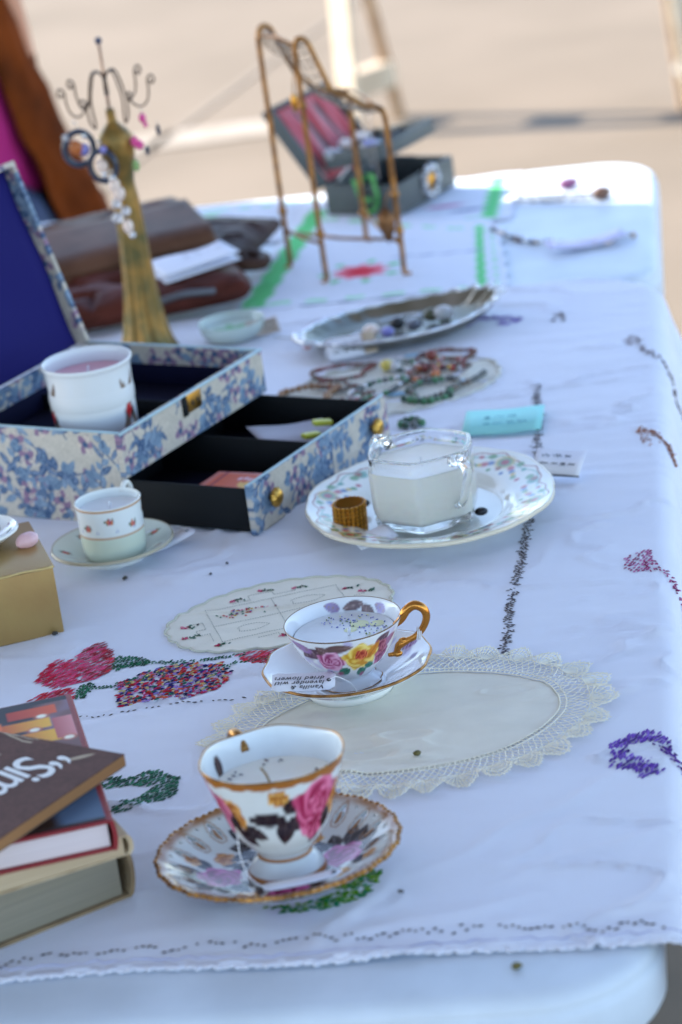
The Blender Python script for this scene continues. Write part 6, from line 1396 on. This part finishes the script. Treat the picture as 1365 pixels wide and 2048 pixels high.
def jewellery_case():
    t = thing('jewellery_case', 'open grey leatherette jewellery case with pink satin lid lining', 'box', (3.4, 341.6, ZT2 + .55), (0, 0, -33))
    GY = mat('grey_leatherette', L((84, 88, 88)), .6, bump=('noise', 300, .4), var=.15, vscale=30); IN = mat('case_inside', (.02, .02, .022), .8)
    W, D, H = 10.2, 14.0, 3.7
    for nm, o_, s_ in (('front_wall', (0, 0, 0), (W, .5, H)), ('back_wall', (0, D - .5, 0), (W, .5, H)), ('side_wall', (0, .5, 0), (.5, D - 1, H)), ('side_wall', (W - .5, .5, 0), (.5, D - 1, H))):
        v, f = rbox(*s_, .12, 2, o_); obj(nm, v, f, GY, t)
    v, f = rbox(W - .9, D - .9, .3, .02, 1, (.45, .45, .05)); obj('floor', v, f, IN, t)
    lid = bpy.data.objects.new('lid', None); COL.objects.link(lid); lid.parent = t; place(lid, (0, 0, H), (0, -35, 0))
    v, f = rbox(.6, D, 11.5, .2, 2, (-1.3, 0, 0)); obj('lid_shell', v, f, GY, lid)
    for o_, s_ in (((-.72, .02, .1), (1.2, .55, 11.2)), ((-.72, D - .57, .1), (1.2, .55, 11.2)), ((-.72, .6, 10.8), (1.2, D - 1.2, .55))): v, f = rbox(*s_, .12, 2, o_); obj('lid_rim', v, f, GY, lid)
    n = 50; u, v2 = np.linspace(.5, D - .5, n), np.linspace(.3, 10.9, n); U, V2 = np.meshgrid(u, v2); X = -.45 + .35 * np.sin(U * 1.5 + .25 * V2) * np.clip(np.minimum(V2, 11 - V2) / 2, 0, 1) + .12 * np.sin(U * 3.7 - V2 * .2)
    obj('satin_lining', np.stack([X.ravel(), U.ravel(), V2.ravel()], -1), gridfaces(n, n), mat('pink_satin', L((186, 74, 84)), .35, Sheen_Weight=.5, Anisotropic=.4), lid)
    tr = bpy.data.objects.new('lift_out_tray', None); COL.objects.link(tr); tr.parent = t; place(tr, (.3, .7, H + 1.6), (0, -10, 0))
    for o_, s_ in (((0, 0, 0), (8.6, 12.4, .3)), ((0, 0, .28), (8.6, .35, 1.7)), ((0, 12.05, .28), (8.6, .35, 1.7)), ((0, .36, .28), (.35, 11.68, 1.7)), ((8.25, .36, .28), (.35, 11.68, 1.7)), ((4.1, .36, .28), (.25, 11.68, 1.4))): v, f = rbox(*s_, .06, 1, o_); obj('tray_panel', v, f, GY, tr)
    for y in (.5, 12.9): v, f = tube([(1, y, H - .6), (2.4, y, H + 1.0), (3.6, y, H + 2.2)], .18, 6); obj('hinge_arm', v, f, SIL, t)
    jm = Matrix.Translation((.034, 3.416, (ZT2 + .55) * CM)) @ Matrix.Rotation(R(-33), 4, 'Z')
    def at(x, y, z): p = jm @ Vector((x * CM, y * CM, z * CM)); return tuple(q / CM for q in p)
    rg = np.random.default_rng(3)
    for k, (x, y, z, m_, lb) in enumerate(((.9, 1.6, 6.9, CRY, 'clear crystal brooch at the lower front corner of the pink satin lid'), (1.0, 5.0, 7.2, PRL, 'pearl brooch in the middle of the lifted grey tray'), (1.2, 8.0, 7.2, CRY, 'crystal brooch at the back of the lifted grey tray'), (5.4, 3.2, 7.6, mat('blue_bead', L((90, 96, 190)), .25), 'blue brooch on the lifted grey tray'))):
        bt = thing('brooch', lb, 'brooch', at(x, y, z + .2))
        for j in range(7): v, f = sphere(.5, 8, 6, (.75 * math.cos(j * 1.05) * (j > 0), .75 * math.sin(j * 1.05) * (j > 0), .1 * j * (j < 3))); obj('stone', v, f, m_ if j % 3 else SIL, bt)
    g = thing('green_bead_necklace', 'green glass bead necklace spilling over the front of the grey case', 'necklace', (0, 0, 0)); P = [at(4.6, -.3, 4.2), at(5.0, -.45, 2.8), at(5.6, -.5, 1.4), at(6.4, -.5, .6), at(7.2, -.5, 1.2), at(7.6, -.45, 2.6), at(7.2, -.3, 4.0), at(6.6, .6, 4.6), at(5.6, .6, 4.7), at(5.2, -.4, 3.4), at(6.0, -.55, 2.0), at(6.8, -.55, 2.4)]
    bead_object(g, cat_rom(P, 60), .36, [mat('glass_green', L((60, 130, 60)), .2), mat('glass_green2', L((96, 170, 90)), .2)], 5)
    b = thing('gold_crystal_brooch', 'large gold and crystal brooch hung on the right side of the grey case', 'brooch', at(W + .3, 7.5, 2.3), (0, 0, -33))
    v, f = sphere(1.0, 14, 10, (0, 0, 0), (.5, 1, 1.1)); obj('gold_centre', v, f, mat('yellow_gold', L((206, 146, 60)), .28, 1.0), b); v, f = sphere(.4, 10, 7, (.45, .1, -.1)); obj('dark_stone', v, f, mat('jet', (.012, .012, .014), .2), b)
    for k in range(12): a = k * math.pi / 6; v, f = sphere(.48, 8, 6, (.05, 1.6 * math.cos(a), 1.7 * math.sin(a))); obj('crystal', v, f, CRY if k % 2 else SIL, b)
jewellery_case()

def far_necklaces():
    z = ZT2 + .35
    t = thing('bead_necklace', 'thin grey bead necklace stretched across the bare far table top', 'necklace', (0, 0, 0)); bead_object(t, cat_rom([(25.5, 337.0, z), (28, 335.4, z), (31, 333.8, z), (34, 332.6, z), (36, 333.2, z), (35.4, 334.6, z), (31, 336.2, z), (26, 338.4, z)], 80), .24, [mat('grey_bead', L((90, 92, 104)), .25), SIL], 4)
    v, f = sphere(.85, 10, 7, (0, 0, 0), (1.5, 1, .9)); tag(obj('brown_bead', v, f, mat('brown_bead', L((112, 78, 60)), .35), loc=(35.7, 333.0, z + .4), rot=(0, 0, 20)), 'brown bead at the end of the grey necklace on the far table', 'bead')
    v, f = sphere(.7, 10, 7, (0, 0, 0), (2.0, 1, .9)); tag(obj('plum_bead', v, f, mat('plum_bead', L((140, 80, 120)), .35), loc=(32.6, 340.2, z + .3), rot=(0, 0, 20)), 'plum coloured bead near the sunlit far table edge', 'bead')
    t = thing('bead_necklace', 'dark and white bead necklace lying on the bare far table by the lilac paper', 'necklace', (0, 0, 0)); bead_object(t, cat_rom([(21.8, 323.6, z + .4), (23.6, 320.4, z), (25.4, 317.2, z), (27, 316.4, z), (29, 315.0, z), (31, 313.2, z), (33.5, 312.6, z), (35.2, 314.6, z), (37, 314.0, z)], 90), .33, [mat('slate_bead', L((70, 74, 100)), .3), PRL, mat('slate_bead', L((70, 74, 100)), .3), SIL, mat('beige_bead', L((170, 150, 136)), .3)], 6)
    small_note('lilac_paper', 'folded pale lilac paper lying on the bare far table', 'paper', (31.2, 312.8, z + .25), (2, 0, 8), 9.0, 3.2, mat('lilac_sheet', L((206, 204, 232)), .8), .5)
far_necklaces()

# ------------------------------------------------------------------ cream trestle in the sun behind
def trestle():
    t = thing('wooden_trestle', 'cream painted wooden trestle standing in the sun behind the tables', 'trestle', (0, 0, 0))
    M = mat('cream_paint', L((214, 196, 168)), .6, bump=('noise', 60, .3), color2=L((196, 174, 146)), vscale=12); M2 = mat('shaded_wood', L((186, 152, 116)), .75, bump=('noise', 80, .5), color2=L((160, 124, 90)), vscale=20)  # back legs get a browner colour for their shaded faces
    def beam(name, p, q, w, d, m_, face=None):
        p, q = np.array(p, float), np.array(q, float); a = (q - p) / np.linalg.norm(q - p); s_ = np.cross(a, [0, 1, 0.2]); s_ /= np.linalg.norm(s_); u_ = np.cross(s_, a); V = []
        if face is not None: u_ = np.array(face, float); u_ -= a * (u_ @ a); u_ /= np.linalg.norm(u_); s_ = np.cross(a, u_)
        for e in (p, q):
            for i, j in ((-1, -1), (1, -1), (1, 1), (-1, 1)): V.append(e + s_ * i * w / 2 + u_ * j * d / 2)
        F = [(0, 1, 2, 3), (7, 6, 5, 4), (0, 4, 5, 1), (1, 5, 6, 2), (2, 6, 7, 3), (3, 7, 4, 0)]; o = obj(name, V, F, m_, t, smooth=False); fixn(o); bv = o.modifiers.new('b', 'BEVEL'); bv.width = .003; bv.segments = 2
    beam('front_leg', (16.0, 713.5, 0), (18.9, 722, 76), 7.5, 1.6, M, (-.85, -.53, 0)); beam('back_leg', (28.8, 727, 0), (19.0, 731, 76), 3.0, 3.2, M2)
    beam('foot_brace', (17.0, 717.2, 11.5), (27.4, 727.5, 11.5), 5.0, 6.5, M, (0, 0, 1)); beam('upper_brace', (16.6, 720.5, 44), (23.6, 729, 44), 4.0, 9, M, (0, 0, 1))
    beam('front_leg', (98, 676, 0), (93, 687, 76), 5.2, 3.6, M); beam('back_leg', (96.6, 691, 0), (92.4, 693, 76), 3.0, 3.2, M2); beam('foot_brace', (97.4, 679.2, 12.0), (96.2, 690, 12.0), 2.2, 5.5, M)
    beam('top_rail', (12, 731.4, 79), (98, 687, 79), 6, 9, M)
trestle()

# ------------------------------------------------------------------ seated person at the left
def skin_mesh(name, verts, edges, radii, material, parent, sub=2, root=0):
    me = bpy.data.meshes.new(name); me.from_pydata([tuple(np.array(v) * CM) for v in verts], edges, []); me.materials.append(material)
    o = bpy.data.objects.new(name, me); COL.objects.link(o); o.parent = parent
    md = o.modifiers.new('skin', 'SKIN'); md.use_smooth_shade = True
    for i, r in enumerate(radii):
        sv = me.skin_vertices[0].data[i]; sv.radius = ((r if np.isscalar(r) else r[0]) * CM, (r if np.isscalar(r) else r[1]) * CM); sv.use_root = (i == root)
    ss = o.modifiers.new('sub', 'SUBSURF'); ss.levels = sub; ss.render_levels = sub
    return o

def crumple(o, st, sc):
    tx = bpy.data.textures.new('folds', 'CLOUDS'); tx.noise_scale = sc; tx.noise_depth = 2
    d = o.modifiers.new('folds', 'DISPLACE'); d.texture = tx; d.strength = st; d.mid_level = .5; d.texture_coords = 'LOCAL'

def loft(rings, n=48):
    """rings: (cx, cy, cz, rx, ry); full closed rings"""
    a = np.linspace(0, 2 * math.pi, n, endpoint=False); V = [np.stack([c[0] + c[3] * np.cos(a), c[1] + c[4] * np.sin(a), np.full(n, c[2])], -1) for c in rings]
    return V, a

def person():
    t = thing('person', 'person in brown jacket, magenta shirt and blue jeans sitting behind the far table', 'person', (-53.5, 423, 0), (0, 0, -4))
    SK = mat('skin', L((196, 140, 112)), .5, Subsurface_Weight=.1, Subsurface_Radius=(.01, .004, .002), Subsurface_Scale=.3); BRJ = mat('brown_suede', L((118, 54, 16)), .9, bump=('noise', 200, .6), color2=L((80, 36, 12)), vscale=14, Specular_IOR_Level=.08); PKS = mat('magenta_cotton', L((176, 22, 108)), .85, bump=('noise', 100, .3)); JN = mat('denim', L((44, 62, 94)), .9, bump=('weave', 500, .4), color2=L((34, 48, 76)), vscale=20); HR = mat('dark_hair', L((50, 34, 26)), .5); SH = mat('shoe', (.03, .03, .03), .5)
    # body: pelvis, spine, neck, head, arms, hands with fingers
    v = [(0, 0, 50), (0, 0, 66), (0, 0, 84), (0, 1, 99), (0, 0, 106), (0, -2, 113), (0, -4, 122), (0, -3, 127)]; e = [(0, 1), (1, 2), (2, 3), (3, 4), (4, 5), (5, 6), (6, 7)]; r = [(13, 10), (12, 9), (13, 9), (13, 8), (5, 5), (7, 8), (8, 9), (5, 6)]
    for s in (-1, 1):
        b = len(v); v += [(s * 12, 3, 98), (s * 13, 8, 84), (s * 14, 12, 71), (s * 18, 6, 56), (s * 20, 1, 46)]; e += [(3, b), (b, b + 1), (b + 1, b + 2), (b + 2, b + 3), (b + 3, b + 4)]; r += [6, 4.6, 4.2, 3.4, 2.6]
        h = len(v); v.append((s * 20, -2, 42.6)); e.append((b + 4, h)); r.append((3.6, 1.8))
        for k, (dx, ln) in enumerate(((-3, 6.6), (-1, 7.6), (1.0, 7.2), (2.8, 5.8))):
            q = len(v); v += [(s * 20.5, -4 + dx, 39.5), (s * 20.2, -4.5 + dx * 1.05, 39.5 - ln * .5), (s * 19.4, -4.5 + dx * 1.05, 39.5 - ln * .9)]; e += [(h, q), (q, q + 1), (q + 1, q + 2)]; r += [1.0, .9, .7]
        q = len(v); v += [(s * 17.6, -5, 42.6), (s * 15.6, -6.5, 42.4)]; e += [(h, q), (q, q + 1)]; r += [1.1, .8]
    for s in (-1, 1):
        b = len(v); v += [(s * 9, -4, 50), (s * 12, -44, 52), (s * 13, -46, 10), (s * 13, -56, 4)]; e += [(0, b), (b, b + 1), (b + 1, b + 2), (b + 2, b + 3)]; r += [8, 5.5, 3.6, 3]
    body = skin_mesh('body', v, e, r, SK, t)
    # face: nose, eyes, mouth, ears
    for nm, c, s_, m_ in (('nose', (0, -13.2, 118), (1.3, 1.6, 2.4), SK), ('eye', (-3.2, -11.6, 120.5), (1.3, .8, .8), mat('eye', (.05, .04, .035), .2)), ('eye', (3.2, -11.6, 120.5), (1.3, .8, .8), mat('eye', (.05, .04, .035), .2)), ('mouth', (0, -12.0, 114), (2.4, .8, .6), mat('lips', L((160, 84, 80)), .5)), ('ear', (-8.6, -3, 118.5), (1, 1.8, 2.8), SK), ('ear', (8.6, -3, 118.5), (1, 1.8, 2.8), SK)):
        vv, f = sphere(1, 12, 8, c, s_); obj(nm, vv, f, m_, body)
    vv, f = sphere(1, 28, 18, (0, -2.4, 121.5), (9.6, 10.6, 10.2)); k = ~((vv[:, 1] < -7) & (vv[:, 2] < 126)); vv[:, 2] += 0; vv[~k, 1] = np.maximum(vv[~k, 1], -6.5); nn = fbm(vv[:, 0] / 2, vv[:, 2] / 3, 3, 3); vv = vv + (nn - .5)[:, None] * 1.2; vv[(vv[:, 2] < 117), 2] -= 9; obj('hair', vv, f, HR, t)
    # jeans
    jv, je, jr = [(0, 0, 52)], [], [(17, 12)]
    for s in (-1, 1):
        b = len(jv); jv += [(s * 10, -8, 60), (s * 12, -30, 60), (s * 13, -46, 57), (s * 13, -47, 30), (s * 13, -46, 9)]; je += [(0, b), (b, b + 1), (b + 1, b + 2), (b + 2, b + 3), (b + 3, b + 4)]; jr += [10.5, 9.2, 7.6, 6.2, 5.6]
    skin_mesh('jeans', jv, je, jr, JN, t)
    for s in (-1, 1): vv, f = sphere(1, 16, 10, (s * 13, -52, 4.2), (4.6, 12, 4.2)); vv[:, 2] = np.maximum(vv[:, 2], .4); obj('shoe', vv, f, SH, t)
    # shirt
    V, a = loft([(0, -1, 65, 17.5, 14), (0, -2, 67, 18.0, 15), (0, -2.5, 70, 17.2, 15), (0, -2, 77, 15.6, 13.6), (0, -1, 86, 14.4, 12), (0, 0, 95, 13.5, 10), (0, .5, 101, 11, 7.5), (0, 0, 104.5, 6, 6)], 72)
    V = np.vstack(V); V[:, :2] *= (1 + .05 * (fbm(V[:, 2] / 2.4, np.arctan2(V[:, 1], V[:, 0]) * 2, 3, 3) - .5))[:, None]; o = obj('shirt', V, gridfaces(72, 8, True), PKS, t); ss = o.modifiers.new('s', 'SUBSURF'); ss.levels = 2; ss.render_levels = 2; crumple(o, .016, .045)
    # open jacket body: shell with a gap in front
    n = 56; ang = np.linspace(R(-34), R(214), n); rows = [(0, 1, 50, 26, 18), (0, 0, 56, 25.5, 18), (0, -.5, 64, 23.0, 17), (0, -.5, 74, 19.8, 15.6), (0, 0, 84, 16.8, 14), (0, .5, 94, 15, 12), (0, 1, 101, 13, 9.5), (0, .5, 105.5, 7.6, 7.4)]; Q = []
    for i, (cx, cy, cz, rx, ry) in enumerate(rows):
        k = 1 + .03 * np.sin(ang * 7 + i * .8); Q.append(np.stack([cx + rx * np.cos(ang) * k, cy + ry * np.sin(ang) * k, np.full(n, cz) + .8 * np.sin(ang * 5)], -1))
    o = obj('jacket', np.vstack(Q), gridfaces(n, len(rows)), BRJ, t); sm = o.modifiers.new('t', 'SOLIDIFY'); sm.thickness = .008; sm.offset = 1; ss = o.modifiers.new('s', 'SUBSURF'); ss.levels = 1; ss.render_levels = 1; crumple(o, .03, .045)
    for s in (-1, 1): skin_mesh('sleeve', [(s * 9, 3, 99.5), (s * 11.5, 5, 94), (s * 12.5, 8, 84), (s * 14, 12, 71), (s * 18, 7, 58), (s * 20, 2.5, 49)], [(0, 1), (1, 2), (2, 3), (3, 4), (4, 5)], [5, 5, 4.8, 4.6, 4.2, 3.8], BRJ, o); crumple(o.children[-1], .02, .04)
    c = thing('folding_stool', 'low black camp stool under the seated person', 'stool', (-53.5, 423, 0), (0, 0, -4)); vv, f = rbox(38, 34, 3, 1.2, 3, (-19, -15, 38.5)); obj('seat', vv, f, mat('black_canvas', (.03, .03, .035), .9), c)
    for x in (-17, 17):
        for y in (-13, 16): vv, f = tube([(x, y, 0), (x, y, 20), (x, y, 38.6)], 1.1, 10); obj('leg', vv, f, mat('leg_steel', (.42, .43, .45), .4, .7), c)
person()

# ------------------------------------------------------------------ small debris
for k, (x, y, s_, c, lb) in enumerate(((6.6, 152.6, .26, (96, 88, 40), 'olive seed lying on the bare near table edge'), (2.9, 183.4, .24, (92, 84, 36), 'olive seed in the middle of the lace doily linen'), (-11.4, 224.3, .14, (60, 60, 66), 'tiny dark speck on the cloth below the drawer'), (-10.0, 226.0, .12, (60, 60, 66), 'tinier dark speck beside the drawer front corner'), (.4, 163.6, .16, (92, 90, 90), 'grey speck right of the front saucer'), (-24.0, 215.9, .2, (50, 48, 44), 'dark crumb under the gold box corner'), (-18.6, 226.0, .2, (70, 64, 56), 'dark crumb under the demitasse saucer'), (3.6, 258.6, .2, (60, 60, 70), 'dark crumb near the drawer knob'))):
    v, f = sphere(s_, 10, 7, (0, 0, 0), (1.3, 1, .8)); n = fbm(v[:, 0] * 6, v[:, 1] * 6 + v[:, 2] * 5, k, 2); v = v * (.7 + .6 * n)[:, None]
    z = ZT + .12 if y < 154 else float(zc(np.array(x), np.array(y), .1 + (.08 if k == 1 else 0))); m_ = mat('seed_%d' % k, L(c), .6)
    tag(obj('seed' if k < 2 else 'crumb', v, f, m_, loc=(x, y, z + s_ * .5), rot=(0, 0, 40 * k)), lb, 'seed' if k < 2 else 'crumb')
